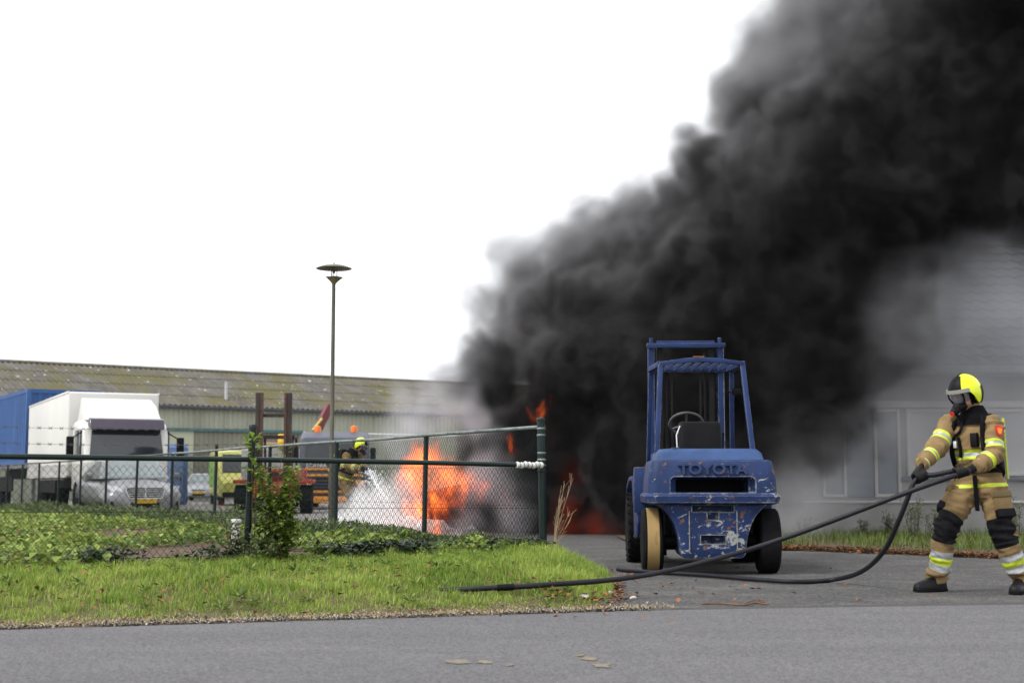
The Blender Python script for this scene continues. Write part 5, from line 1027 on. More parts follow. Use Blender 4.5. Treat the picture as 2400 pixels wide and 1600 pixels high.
        m = MB(); m.box((0, -0.032, 0.628), (0.022, 0.022, 0.24)); m.build('grille_bar', CHROME, gr)
        m = MB(); ringp = [(0.05 * math.cos(a), 0.05, bonnet - 0.17 + 0.05 * math.sin(a)) for a in np.linspace(0, 2 * math.pi, 17)]; m.tube(ringp, 0.005, 5, cap=False)
        for a in (90, 210, 330): m.tube([(0, 0.05, bonnet - 0.17), (0.05 * math.cos(R(a)), 0.05, bonnet - 0.17 + 0.05 * math.sin(R(a)))], 0.005, 4)
        m.build('bonnet_emblem', CHROME, t)
    else:
        m = MB(); m.box((0, 0.02, 0.56), (hw * 0.85, 0.05, 0.06)); m.build('grille', BLK, t, bevel=0.01); m = MB(); m.box((0, 0.0, 0.47), (hw * 1.5, 0.04, 0.05)); m.build('bumper_strip', CHROME, t, bevel=0.01)
    m = MB(); m.box((0, -0.03, 0.44), (0.52, 0.015, 0.11)); m.build('number_plate', PLATE, t)
    for s_ in (-1, 1):
        for y in (0.85, L - 1.0): wheel(t, (s_ * (hw - 0.13), y, 0.325), 0.32, 0.21)
    return t
SILVER = mat('silver_car_paint', (0.27, 0.267, 0.275), 0.3, metal=0.4, var=0.05, scale=3, coat=0.5)
SILV2 = mat('pale_silver_paint', (0.42, 0.43, 0.45), 0.3, metal=0.4, var=0.05, scale=3, coat=0.4)
GLS2 = mat('pale_reflecting_glass', (0.20, 0.235, 0.235), 0.08, var=0.12, scale=1.5, spec=0.9)
hd = (0.43, -0.90)
car('parked_sedan', 'silver grey sedan with wide chrome grille parked behind the far fence', (-9.23, 36.0, 0), head(*hd), SILVER, 4.9, 1.86, 1.47, 0.97, GLS2).scale = (1.09, 1.09, 1.09)
car('parked_car', 'pale silver car with yellow plate parked far back near the yellow van', (at(465, 1150, 74).x, 74, 0), head(0.1, -0.99), SILV2, 4.3, 1.75, 1.45, 0.98, GLS2, grille=False)
# --- white box truck
WHT = mat('white_truck_paint', (0.62, 0.61, 0.58), 0.35, var=0.05, scale=1.2, coat=0.2)
WHB = mat('white_box_panel', (0.60, 0.595, 0.565), 0.45, var=0.06, scale=0.8, stretch=(1, 1, 0.3))
LIL = mat('tinted_sun_visor', (0.045, 0.035, 0.055), 0.2, var=0.1, coat=0.4)
fc = Vector((-11.07, 39.55, 0))
tr = thing('box_truck', 'white box truck with dark windscreen and sun visor facing the road', 'truck', fc * 1.06, head(*hd)); tr.scale = (1.05, 1.05, 1.05)
# local: y=0 front of the box, -y the cab, +y the rear
m = MB(); m.box((0, 4.3, 2.23), (2.5, 8.6, 2.36)); box = m.build('cargo_box', WHB, tr, bevel=0.06, seg=3)
for s_ in (-1, 1):
    m = MB(); m.box((s_ * 1.235, 4.3, 3.39), (0.06, 8.56, 0.07)); m.build('roof_edge_rail', WHT, box, bevel=0.015)
    m = MB(); m.box((s_ * 1.235, 4.3, 1.08), (0.06, 8.56, 0.10)); m.build('side_rail', WHT, box, bevel=0.015)
    m = MB(); m.box((s_ * 1.20, 3.9, 0.78), (0.05, 3.4, 0.36)); m.build('side_guard', DARK, tr)
def cring(hw, z0, z1, y, r=0.16): 
    P = []
    for cx, cz, a0 in ((hw - r, z1 - r, 0), (-hw + r, z1 - r, 90), (-hw + r, z0 + r, 180), (hw - r, z0 + r, 270)):
        for k in range(5): a = R(a0 + 22.5 * k); P.append((cx + r * math.cos(a), y, cz + r * math.sin(a)))
    return P
m = MB(); m.loft([cring(1.10, 0.72, 2.52, -0.25), cring(1.16, 0.62, 2.58, -0.45), cring(1.17, 0.60, 2.56, -1.4), cring(1.13, 0.58, 2.36, -1.86, 0.2), cring(1.06, 0.56, 1.7, -2.06, 0.2), cring(1.0, 0.5, 1.2, -2.12, 0.15)]); cab = m.build('cab', WHT, tr, angle=40)
m = MB(); m.loft([[(-0.97, -2.085, 1.55), (0.97, -2.085, 1.55), (0.90, -1.90, 2.34), (-0.90, -1.90, 2.34)], [(-0.97, -2.14, 1.55), (0.97, -2.14, 1.55), (0.90, -1.955, 2.34), (-0.90, -1.955, 2.34)]]); ws = m.build('windscreen', GLASS, tr, bevel=0.01)
for s_ in (-1, 1):
    m = MB(); m.box((s_ * 1.165, -1.35, 1.95), (0.03, 0.95, 0.70)); m.build('side_window', GLASS, tr, bevel=0.01)
    m = MB(); m.box((s_ * 1.45, -1.95, 1.85), (0.20, 0.09, 0.52)); mi_ = m.build('mirror', BLK, tr, bevel=0.04, seg=3); m = MB(); m.tube([(s_ * 1.42, -1.93, 2.05), (s_ * 1.12, -1.8, 2.25)], 0.02, 6); m.build('mirror_arm', BLK, mi_)
    m = MB(); m.loft([[(s_ * x, y, z) for x, y, z in ((0.55, -2.13, 0.78), (1.02, -2.05, 0.80), (1.05, -1.98, 0.98), (0.60, -2.12, 0.98))], [(s_ * x, y, z) for x, y, z in ((0.55, -2.17, 0.78), (1.02, -2.09, 0.80), (1.05, -2.02, 0.98), (0.60, -2.16, 0.98))]]); m.build('headlight', RIMG, tr)
    for y in (-1.2, 5.9): wheel(tr, (s_ * 1.02, y, 0.48), 0.48, 0.30)
m = MB(); m.loft([[(-0.72, -2.15, 0.72), (0.72, -2.15, 0.72), (0.80, -2.10, 1.30), (-0.80, -2.10, 1.30)], [(-0.72, -2.18, 0.72), (0.72, -2.18, 0.72), (0.80, -2.13, 1.30), (-0.80, -2.13, 1.30)]]); gr = m.build('grille', DARK, tr)
for k in range(4): m = MB(); m.box((0, -2.175 + 0.012 * k, 0.80 + 0.13 * k), (1.40, 0.03, 0.03)); m.build('grille_bar', WHT, gr)
m = MB(); m.box((0, -2.10, 0.46), (2.2, 0.25, 0.28)); m.build('bumper', DARK, tr, bevel=0.04)
m = MB(); m.loft([[(-1.02, -1.94, 2.36), (1.02, -1.94, 2.36), (1.0, -1.84, 2.62), (-1.0, -1.84, 2.62)], [(-0.98, -2.20, 2.30), (0.98, -2.20, 2.30), (0.98, -2.05, 2.58), (-0.98, -2.05, 2.58)]]); m.build('sun_visor', LIL, tr, bevel=0.04, seg=3)
m = MB(); m.loft([[(-1.0, -1.60, 2.56), (1.0, -1.60, 2.56), (1.0, -1.56, 2.60), (-1.0, -1.56, 2.60)], [(-1.04, -1.0, 2.56), (1.04, -1.0, 2.56), (0.98, -1.0, 2.98), (-0.98, -1.0, 2.98)], [(-1.04, -0.35, 2.56), (1.04, -0.35, 2.56), (0.95, -0.35, 3.22), (-0.95, -0.35, 3.22)]]); m.build('roof_deflector', WHT, tr, bevel=0.10, seg=3)
m = MB(); m.box((-0.40, -1.98, 2.47), (0.30, 0.02, 0.12)); m.build('visor_marker', mat('pale_sticker', (0.5, 0.5, 0.45), 0.5), tr)
for s_ in (-1, 1): m = MB(); m.box((s_ * 0.4, 3.2, 0.86), (0.12, 10, 0.24)); m.build('chassis_beam', DARK, tr)
# --- blue container on a trailer
CBL = mat('blue_container_paint', (0.03, 0.082, 0.22), 0.5, var=0.14, scale=1.5, col2=(0.06, 0.12, 0.30), f2=0.55, scale2=1.2, stretch=(1, 1, 0.3))
hc_ = Vector((0.5, -0.87, 0)); sdv = Vector((0.87, 0.5, 0)); cc0 = (Vector((-16.05, 47.0, 0)) + sdv * 1.22) * 1.06
ct = thing('shipping_container', 'blue corrugated shipping container standing on a trailer behind the white truck', 'container', (cc0.x, cc0.y, 1.585), head(0.5, -0.87)); ct.scale = (1.06, 1.06, 1.06)
CL, CW_, CH = 6.06, 2.44, 2.48
for s_ in (-1, 1):
    pr = corrug(0.16, CL - 0.16, 0.28, 0.04, True); m = MB(); P = []
    for y, d in pr: P += [(s_ * (CW_ / 2 - d), y, 0.14), (s_ * (CW_ / 2 - d), y, CH - 0.1)]
    m.add(P, [(2 * i, 2 * i + 2, 2 * i + 3, 2 * i + 1) for i in range(len(pr) - 1)]); m.build('side_wall', CBL, ct, smooth=False)
pr = corrug(-CW_ / 2 + 0.14, CW_ / 2 - 0.14, 0.30, 0.03, True); m = MB(); P = []
for x, d in pr: P += [(x, 0.02 + d, 0.14), (x, 0.02 + d, CH - 0.1)]
m.add(P, [(2 * i, 2 * i + 2, 2 * i + 3, 2 * i + 1) for i in range(len(pr) - 1)]); m.build('end_wall', CBL, ct, smooth=False)
m = MB(); m.box((0, CL / 2, CH - 0.05), (CW_ - 0.1, CL - 0.1, 0.04)); m.build('container_roof', CBL, ct); m = MB(); m.box((0, CL - 0.03, CH / 2), (CW_ - 0.1, 0.05, CH - 0.2)); m.build('end_door', CBL, ct)
for sx in (-1, 1):
    for y in (0.08, CL - 0.08): m = MB(); m.box((sx * (CW_ / 2 - 0.07), y, CH / 2), (0.15, 0.16, CH)); m.build('corner_post', CBL, ct, bevel=0.01)
    for z in (0.07, CH - 0.06): m = MB(); m.box((sx * (CW_ / 2 - 0.04), CL / 2, z), (0.09, CL - 0.3, 0.13)); m.build('edge_rail', CBL, ct)
for y in (0.04, CL - 0.04):
    for z in (0.07, CH - 0.06): m = MB(); m.box((0, y, z), (CW_ - 0.3, 0.09, 0.13)); m.build('edge_rail', CBL, ct)
tl = thing('flatbed_trailer', 'dark trailer chassis carrying the blue container', 'trailer', cc0, head(0.5, -0.87)); tl.scale = (1.05, 1.05, 1.05)
m = MB(); m.box((0, 3.4, 1.44), (2.5, 8.5, 0.12)); m.build('deck', RIMG, tl); m = MB(); m.box((0, 3.4, 1.2), (0.9, 8.3, 0.34)); m.build('chassis_beam', DARK, tl)
for s_ in (-1, 1):
    m = MB(); m.box((s_ * 1.22, 3.6, 0.85), (0.05, 3.2, 0.5)); m.build('side_guard', DARK, tl); m = MB(); m.box((s_ * 0.8, 0.7, 0.6), (0.12, 0.14, 1.2)); m.build('landing_leg', RIMG, tl)
    for y in (4.6, 5.9, 7.2): wheel(tl, (s_ * 1.02, y, 0.5), 0.5, 0.32)
# --- narrow blue cabin behind the sedan
bc = thing('portable_toilet', 'narrow blue portable cabin standing behind the silver sedan', 'cabin', (at(408, 1100, 58).x, 58, 0), head(0.2, -0.98))
CB2 = mat('dull_blue_plastic', (0.09, 0.145, 0.27), 0.6, var=0.1, scale=2)
m = MB(); m.box((0, 0.55, 1.2), (1.06, 1.06, 2.3)); m.build('cabin_shell', CB2, bc, bevel=0.03); m = MB(); m.box((0, 0.0, 1.15), (0.72, 0.05, 1.9)); d_ = m.build('door', mat('pale_blue_plastic', (0.16, 0.22, 0.36), 0.6), bc, bevel=0.015); m = MB(); m.box((0.27, -0.04, 1.1), (0.05, 0.04, 0.14)); m.build('handle', BLK, d_); m = MB(); m.loft([[(-0.55, 0, 2.34), (0.55, 0, 2.34), (0.55, 1.1, 2.34), (-0.55, 1.1, 2.34)], [(-0.4, 0.15, 2.52), (0.4, 0.15, 2.52), (0.4, 0.95, 2.52), (-0.4, 0.95, 2.52)]]); m.build('cabin_roof', CB2, bc, bevel=0.02)
# --- yellow van
YV = mat('yellow_van_paint', (0.46, 0.45, 0.11), 0.35, var=0.06, scale=2, coat=0.3); GST = mat('green_stripe', (0.12, 0.36, 0.10), 0.5)
vn = thing('yellow_van', 'yellow van with green slanted stripes parked behind the garden post', 'van', (at(572, 1130, 60).x, 60, 0), head(0.3, -0.95))
m = MB(); m.loft([cring(0.85, 0.35, 0.95, -0.05, 0.12), cring(0.95, 0.32, 1.15, 0.25, 0.12), cring(0.98, 0.32, 1.35, 0.85, 0.14), cring(0.96, 0.32, 2.25, 1.65, 0.2), cring(0.97, 0.32, 2.35, 2.3, 0.2), cring(0.97, 0.32, 2.35, 5.0, 0.2), cring(0.93, 0.36, 2.28, 5.15, 0.2)]); m.build('body', YV, vn, angle=40)
m = MB(); m.loft([[(-0.82, 0.88, 1.38), (0.82, 0.88, 1.38), (0.76, 1.55, 2.12), (-0.76, 1.55, 2.12)], [(-0.82, 0.84, 1.42), (0.82, 0.84, 1.42), (0.76, 1.51, 2.16), (-0.76, 1.51, 2.16)]]); m.build('windscreen', GLASS, vn)
for s_ in (-1, 1):
    m = MB(); m.box((s_ * 0.975, 1.95, 1.75), (0.03, 0.85, 0.55)); m.build('side_window', GLASS, vn, bevel=0.01)
    for k in range(3):
        y0 = 2.7 + 0.7 * k; m = MB(); m.prism([(y0, 0.75), (y0 + 0.28, 0.75), (y0 + 0.78, 2.0), (y0 + 0.5, 2.0)], s_ * 0.965, s_ * 0.982, 'yz'); m.build('stripe', GST, vn)
    for y in (0.95, 4.1): wheel(vn, (s_ * 0.83, y, 0.34), 0.34, 0.22)
    m = MB(); m.box((s_ * 0.68, 0.03, 0.82), (0.34, 0.12, 0.18)); m.build('headlight', RIMG, vn, bevel=0.02)
m = MB(); m.box((0, -0.08, 0.45), (1.8, 0.12, 0.2)); m.build('bumper', BLK, vn, bevel=0.03)
# --- red forklift with the tall brown mast
RDP = mat('faded_red_paint', (0.36, 0.055, 0.035), 0.5, var=0.2, scale=3, col2=(0.22, 0.05, 0.03), f2=0.55, scale2=2.5); MST = mat('brown_black_mast', (0.025, 0.018, 0.015), 0.6, var=0.4, scale=3, col2=(0.055, 0.036, 0.028), f2=0.5, scale2=2, stretch=(4, 4, 0.4))
rf = thing('red_forklift', 'red forklift with a tall dark mast standing behind the shrub', 'forklift', (at(640, 1130, 44).x, 44, 0), R(3))
for s_ in (-1, 1):
    m = MB(); m.box((s_ * 0.44, -0.1, 1.95), (0.24, 0.16, 3.5)); m.build('mast_channel', MST, rf, bevel=0.015); m = MB(); m.box((s_ * 0.36, -0.19, 1.95), (0.07, 0.03, 3.45)); m.build('mast_rail', mat('rusty_rail', (0.075, 0.038, 0.028), 0.6, var=0.3), rf)
    wheel(rf, (s_ * 1.0, 0.35, 0.43), 0.43, 0.36, lugs=18); wheel(rf, (s_ * 0.8, 2.4, 0.36), 0.36, 0.25)
    m = MB(); m.bar((s_ * 0.5, 0.55, 1.3), (s_ * 0.5, 0.95, 2.35), 0.07, 0.07, Vector((0, 1, 0))); m.build('guard_post', MST, rf); m = MB(); m.bar((s_ * 0.5, 2.2, 1.3), (s_ * 0.5, 1.9, 2.35), 0.07, 0.07, Vector((0, 1, 0))); m.build('guard_post', MST, rf)
    m = MB(); m.box((s_ * 0.98, 0.42, 0.98), (0.5, 0.95, 0.12)); m.build('fender', RDP, rf, bevel=0.03)
    m = MB(); m.prism([(-0.22, 0.9), (-0.26, 0.9), (-0.30, 0.10), (-1.3, 0.06), (-1.3, 0.03), (-0.24, 0.04)], s_ * 0.35 - 0.07, s_ * 0.35 + 0.07, 'yz'); m.build('fork', DARK, rf)
for z in (3.0, 1.2, 0.5): m = MB(); m.box((0, -0.05, z), (0.86, 0.10, 0.10)); m.build('mast_crossbar', MST, rf)
m = MB(); m.box((0, 1.35, 0.95), (1.5, 2.3, 0.75)); m.build('chassis', RDP, rf, bevel=0.06); m = MB(); m.box((0, 2.6, 0.95), (1.6, 0.5, 0.9)); m.build('counterweight', RDP, rf, bevel=0.12, seg=3); m = MB(); m.box((0, 1.4, 2.38), (1.1, 1.1, 0.08)); m.build('guard_roof', MST, rf)
m = MB(); m.box((0, -0.16, 0.72), (1.25, 0.07, 0.5)); m.build('carriage', RDP, rf, bevel=0.015)
# --- orange and grey recovery truck with loader crane
ORP = mat('orange_truck_paint', (0.58, 0.24, 0.035), 0.4, var=0.1, scale=2, coat=0.2); GRY = mat('slate_grey_paint', (0.085, 0.09, 0.115), 0.45, var=0.12, scale=2); BEAC = mat('orange_beacon_lens', (0.75, 0.16, 0.02), 0.3, var=0.08)
ot = thing('recovery_truck', 'slate grey truck with orange grille bars and roof beacons beside the second firefighter', 'truck', (at(782, 1130, 51).x, 51, 0), R(4))
m = MB(); m.loft([cring(1.22, 0.5, 2.72, 2.0, 0.15), cring(1.24, 0.45, 2.78, 0.8, 0.18), cring(1.23, 0.42, 2.55, 0.25, 0.2), cring(1.18, 0.40, 1.75, 0.02, 0.18), cring(1.15, 0.38, 1.3, -0.02, 0.12)]); m.build('cab', GRY, ot, angle=40)
m = MB(); m.loft([[(-1.05, 0.03, 1.62), (1.05, 0.03, 1.62), (1.0, 0.22, 2.42), (-1.0, 0.22, 2.42)], [(-1.05, -0.04, 1.62), (1.05, -0.04, 1.62), (1.0, 0.15, 2.42), (-1.0, 0.15, 2.42)]]); m.build('windscreen', GLASS, ot)
m = MB(); m.box((0, -0.05, 0.98), (2.0, 0.08, 0.95)); gr = m.build('grille', GRY, ot, bevel=0.02)
for k, z in enumerate((1.42, 1.20, 0.62)): m = MB(); m.box((0, -0.11, z), (2.05, 0.05, 0.085)); m.build('grille_bar', ORP, gr, bevel=0.012)
for k, z in enumerate((1.08, 0.96, 0.84, 0.73)): m = MB(); m.box((0, -0.10, z), (1.5, 0.04, 0.04)); m.build('grille_slat', DARK, gr)
text_mesh('lettering', 'SCANIA', 0.19, 0.004, mat('white_lettering', (0.7, 0.7, 0.7), 0.5), ot, (-0.62, -0.055, 1.545), (R(90), 0, 0), 1.1)
for s_ in (-1, 1):
    m = MB(); m.box((s_ * 0.95, -0.10, 0.86), (0.36, 0.06, 0.34)); h_ = m.build('headlight', ORP, ot, bevel=0.02); m = MB(); m.lathe([(0.0001, 0.0), (0.09, 0.0), (0.10, 0.02), (0.0001, 0.03)], 14, (s_ * 0.98, -0.13, 0.88), Matrix.Rotation(R(90), 3, 'X')); m.build('lamp_lens', CHROME, h_)
    m = MB(); m.lathe([(0.12, 0), (0.12, 0.16), (0.09, 0.22), (0.0001, 0.24)], 14, (s_ * 0.66, 1.0, 2.78)); m.build('beacon', BEAC, ot)
    wheel(ot, (s_ * 1.02, 1.1, 0.5), 0.5, 0.32); wheel(ot, (s_ * 1.02, 5.2, 0.5), 0.5, 0.32)
    m = MB(); m.box((s_ * 1.38, 0.3, 1.95), (0.2, 0.1, 0.5)); m.build('mirror', BLK, ot, bevel=0.03)
m = MB(); m.box((0, -0.12, 0.34), (2.3, 0.2, 0.24)); m.build('bumper', ORP, ot, bevel=0.03)
m = MB(); m.box((0, 4.6, 1.0), (2.4, 4.8, 0.2)); m.build('flatbed', DARK, ot); m = MB(); m.bar((-0.55, 2.6, 1.1), (-0.75, 2.7, 3.0), 0.22, 0.22); m.build('crane_column', YV, ot); m = MB(); m.bar((-0.85, 2.7, 2.75), (-0.35, 3.0, 3.85), 0.26, 0.26); m.build('crane_boom', mat('maroon_boom', (0.16, 0.045, 0.05), 0.5), ot); m = MB(); m.tube([(-0.95, 2.6, 2.9), (-0.6, 2.7, 3.35)], 0.05, 8); m.build('crane_ram', YV, ot)
# --- stack of boards on a trailer, with a yellow drum
WOOD = mat('sawn_board', (0.42, 0.29, 0.17), 0.9, var=0.2, scale=3, stretch=(0.3, 3, 3))
bt = thing('cargo_trailer', 'high sided grey trailer loaded with boards behind the red forklift', 'trailer', (at(632, 1100, 56).x, 56, 0), R(5))
m = MB(); m.box((0, 1.2, 1.6), (2.2, 2.4, 1.4)); m.build('trailer_body', mat('pale_grey_panel', (0.36, 0.36, 0.34), 0.6, var=0.2, scale=1.5), bt, bevel=0.02); m = MB(); m.box((0, 1.2, 0.8), (1.0, 2.6, 0.2)); m.build('chassis', DARK, bt)
for s_ in (-1, 1): wheel(bt, (s_ * 0.95, 1.2, 0.42), 0.42, 0.26)
for k in range(6):
    o = MB(); o.box((0, 0, 0), (1.75 + 0.1 * (k % 2), 0.34, 0.10)); b_ = o.build('board', WOOD, bevel=0.006); b_.location = (bt.location.x - 0.1 + 0.05 * math.sin(k * 3), 56.2 + 0.36 * (k % 3), 2.36 + 0.11 * (k // 3)); b_.rotation_euler = (0, 0.04 * math.sin(k * 2.2), R(4 + k)); tag(b_, ('lower' if k < 3 else 'upper') + ' sawn timber board, ' + ('front', 'middle', 'rear')[k % 3] + ' of the stack on the grey trailer', 'board', 'boards on the trailer')
yd = thing('yellow_drum', 'yellow plastic drum standing on the trailer between the mast channels', 'drum', (at(662, 1030, 55.9).x, 55.9, 2.30))
yd.location.z = 2.3; m = MB(); m.lathe([(0.17, 0), (0.18, 0.03), (0.18, 0.2), (0.188, 0.22), (0.18, 0.24), (0.18, 0.5), (0.16, 0.54), (0.0001, 0.55)], 18); m.build('drum_body', mat('yellow_plastic', (0.6, 0.36, 0.03), 0.5), yd); m = MB(); m.lathe([(0.05, 0.55), (0.05, 0.59), (0.0001, 0.6)], 10); m.build('cap', BLK, yd)
# --- the burning vehicle, charred
CHAR = mat('charred_metal', (0.012, 0.011, 0.011), 0.9, var=0.5, scale=5, bump=0.4, bscale=20, col2=(0.07, 0.055, 0.05), f2=0.58, scale2=3)
bcar = car('burning_car', 'charred vehicle engulfed by flames and smoke behind the fence corner', (at(1010, 1200, 27.6).x, 27.7, 0), head(-0.93, -0.37), CHAR, 4.4, 1.8, 1.5, 1.0, CHAR, grille=False)
for o in list(COL.objects):
    if o.type == 'MESH' and (o.parent == bcar or (o.parent and o.parent.parent == bcar)): o.data.materials[0] = CHAR
# ================================================================== VEGETATION
def leaves(P, size, az, tilt, fold=0.25, asp=0.55):
    """kite-shaped folded leaves: base points P, length, heading, and rise of the leaf above the horizontal"""
    n = len(P); d = np.c_[np.cos(az) * np.cos(tilt), np.sin(az) * np.cos(tilt), np.sin(tilt)]; s = np.c_[-np.sin(az), np.cos(az), np.zeros(n)]; u = np.cross(d, s) * -1
    u[u[:, 2] < 0] *= -1
    L = size[:, None]; V = np.stack([P, P + d * L * 0.45 + s * L * asp * 0.5 + u * L * fold * asp, P + d * L - u * L * 0.12, P + d * L * 0.45 - s * L * asp * 0.5 + u * L * fold * asp], 1).reshape(-1, 3)
    b = np.arange(n)[:, None] * 4; return V, np.concatenate([b + np.array([[0, 1, 2]]), b + np.array([[0, 2, 3]])])
def blades(P, h, az, bend, wd):
    n = len(P); s = np.c_[-np.sin(az), np.cos(az), np.zeros(n)]; d = np.c_[np.cos(az), np.sin(az), np.zeros(n)]; z = np.array([0, 0, 1.0]); H_ = h[:, None]; B = bend[:, None]; W = wd[:, None]
    V = np.stack([P - s * W, P + s * W, P - s * W * 0.8 + z * H_ * 0.55 + d * H_ * B * 0.3, P + s * W * 0.8 + z * H_ * 0.55 + d * H_ * B * 0.3, P + z * H_ * (1 - 0.35 * B) + d * H_ * B], 1).reshape(-1, 3)
    b = np.arange(n)[:, None] * 5; return V, np.concatenate([b + np.array([[0, 1, 3]]), b + np.array([[0, 3, 2]]), b + np.array([[2, 3, 4]])])
def scatter(n, x0, x1, y0, y1): return rng.uniform(x0, x1, n), rng.uniform(y0, y1, n)
def inview(x, y, mg=1.8): return (np.abs(x) < 0.375 * y + mg)
def near_d(x, y):
    """distance behind (+) the low fence line"""
    return (x - CORNER.x) * -NDIR.y + (y - CORNER.y) * NDIR.x
_t = near_d(np.array([CORNER.x - 3.0]), np.array([CORNER.y + 2.0]))[0]
NSG = 1.0 if _t > 0 else -1.0
def behind(x, y): return NSG * near_d(x, y)
def along_near(x, y): return (x - CORNER.x) * NDIR.x + (y - CORNER.y) * NDIR.y
GRASS = leafmat('grass_blade', (0.100, 0.195, 0.016), (0.40, 0.49, 0.10), 0.42, dry=(0.33, 0.25, 0.12))
# --- verge grass
x, y = scatter(600000, -8.0, 1.3, 8.0, 19.2)
mk = verge_in(x, y); bh = behind(x, y)
k = (mk > 0.02) & inview(x, y) & (bh < 0.35) & ~((along_near(x, y) < -0.4) & (bh > 2.5))
cl = nz(x[k], y[k], 2.3, 4.0); x, y, mk, bh = x[k], y[k], mk[k], bh[k]
dr = y - road_y(x); dd = drive_x(y) - x
keep = rng.random(len(x)) < np.clip(0.18 + 0.72 * sstep(dr, 0.04, 0.5), 0, 1) * np.clip(0.25 + sstep(dd, 0.0, 0.3), 0, 1) * np.clip(0.72 + 0.5 * cl, 0.2, 1)
x, y, mk, bh, cl, dr = x[keep], y[keep], mk[keep], bh[keep], cl[keep], dr[keep]
n = len(x); tuft = np.clip(nz(x, y, 5.5, 21.0) - 0.12, 0, 1) * 1.6
h = (0.028 + 0.055 * rng.random(n) ** 1.6 + 0.045 * np.clip(cl, 0, 1) + 0.075 * tuft) * (0.35 + 0.65 * sstep(dr, 0.1, 1.2)) * (1 + 0.25 * sstep(bh, -0.8, -0.1) * (0.5 + rng.random(n))) * (1 + 0.7 * sstep(x, -0.9, 0.5) * sstep(dr, 0.6, 2.0))
P = np.c_[x, y, verge_h(x, y) - 0.01]
V, F = blades(P, h, rng.uniform(0, 2 * np.pi, n), rng.uniform(0.15, 0.8, n), rng.uniform(0.0022, 0.0042, n))
tint = np.where(rng.random(n) < 0.035, 0.0, np.clip(0.52 + 0.5 * nz(x, y, 1.1, 9.0) + 0.35 * nz(x, y, 4.0, 12.0) + rng.normal(0, 0.22, n), 0.08, 1))
tag(arrays_obj('verge_grass', V, F, GRASS, tint=np.repeat(tint, 5)), 'bright green grass on the roadside verge', 'grass', kind='stuff')
print('grass', n)
# broad-leaved weeds among the grass: rosettes and taller tufts
PPt, SSt, AZt, TLt = [], [], [], []
for _ in range(150):
    cx = random.uniform(-5, 0.8); cy_ = random.uniform(9.5, 14.5); A = np.array([cx]); B = np.array([cy_])
    if verge_in(A, B)[0] < 0.2 or behind(A, B)[0] > -0.05 or not inview(A, B)[0]: continue
    zc = float(verge_h(A, B)[0]); nl = random.randint(7, 16); big = random.uniform(0.035, 0.08)
    for q in range(nl):
        az_ = random.uniform(0, 6.28); PPt.append((cx + 0.01 * math.cos(az_), cy_ + 0.01 * math.sin(az_), zc + random.uniform(0.02, 0.06))); SSt.append(big * random.uniform(0.6, 1.2)); AZt.append(az_); TLt.append(random.gauss(0.55, 0.3))
V, F = leaves(np.array(PPt), np.array(SSt), np.array(AZt), np.array(TLt), 0.2, 0.34)
tag(arrays_obj('verge_weeds', V, F, leafmat('verge_weed_leaf', (0.05, 0.10, 0.02), (0.24, 0.32, 0.07), 0.3), tint=np.repeat(rng.random(len(PPt)), 4)), 'broad leaved weeds growing among the verge grass', 'weeds', kind='stuff')
# --- garden leaves behind the low fence (bare soil patches left open)
def hole(x, y):
    px_ = []
    r = np.ones(len(x))
    for (u, v, ru, rv) in ((430, 1298, 190, 28), (540, 1292, 90, 22), (320, 1246, 110, 12), (240, 1258, 70, 10), (430, 1320, 190, 18), (700, 1300, 60, 12)):
        c_ = onground(u, v, 0.19); e = onground(u, v + rv, 0.19); sx = ru * c_.y / FPX; sy = abs(c_.y - e.y)
        r = np.minimum(r, ((x - c_.x) / sx) ** 2 + ((y - c_.y) / sy) ** 2)
    return r
LEAF = leafmat('garden_leaf', (0.055, 0.112, 0.016), (0.37, 0.46, 0.105), 0.36, dry=(0.22, 0.13, 0.06))
x, y = scatter(260000, -17, 0.6, 11.5, 44)
k = (verge_in(x, y) > 0.12) & (behind(x, y) > -0.25) & inview(x, y, 1.6); x, y = x[k], y[k]
cl = nz(x, y, 1.7, 2.0); ho = hole(x, y); far = np.clip(y / 15, 1, 3)
keep = (rng.random(len(x)) < np.clip(0.42 + 0.9 * cl, 0.04, 1) / far ** 0.7) & (ho + 0.25 * rng.random(len(x)) > 1.0); x, y, cl = x[keep], y[keep], cl[keep]
n = len(x); hh = (0.015 + 0.13 * rng.random(n) * np.clip(0.5 + 1.1 * cl, 0.15, 1.3))
P = np.c_[x, y, verge_h(x, y) + hh]; V, F = leaves(P, rng.uniform(0.05, 0.125, n), rng.uniform(0, 2 * np.pi, n), rng.normal(0.15, 0.45, n), 0.22, 0.7)
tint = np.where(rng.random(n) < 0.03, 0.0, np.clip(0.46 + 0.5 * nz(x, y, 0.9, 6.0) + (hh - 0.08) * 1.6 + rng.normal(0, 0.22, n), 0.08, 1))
tag(arrays_obj('garden_plants', V, F, LEAF, tint=np.repeat(tint, 4)), 'low leafy plants covering the garden bed behind the fence', 'plants', kind='stuff'); print('garden', n)
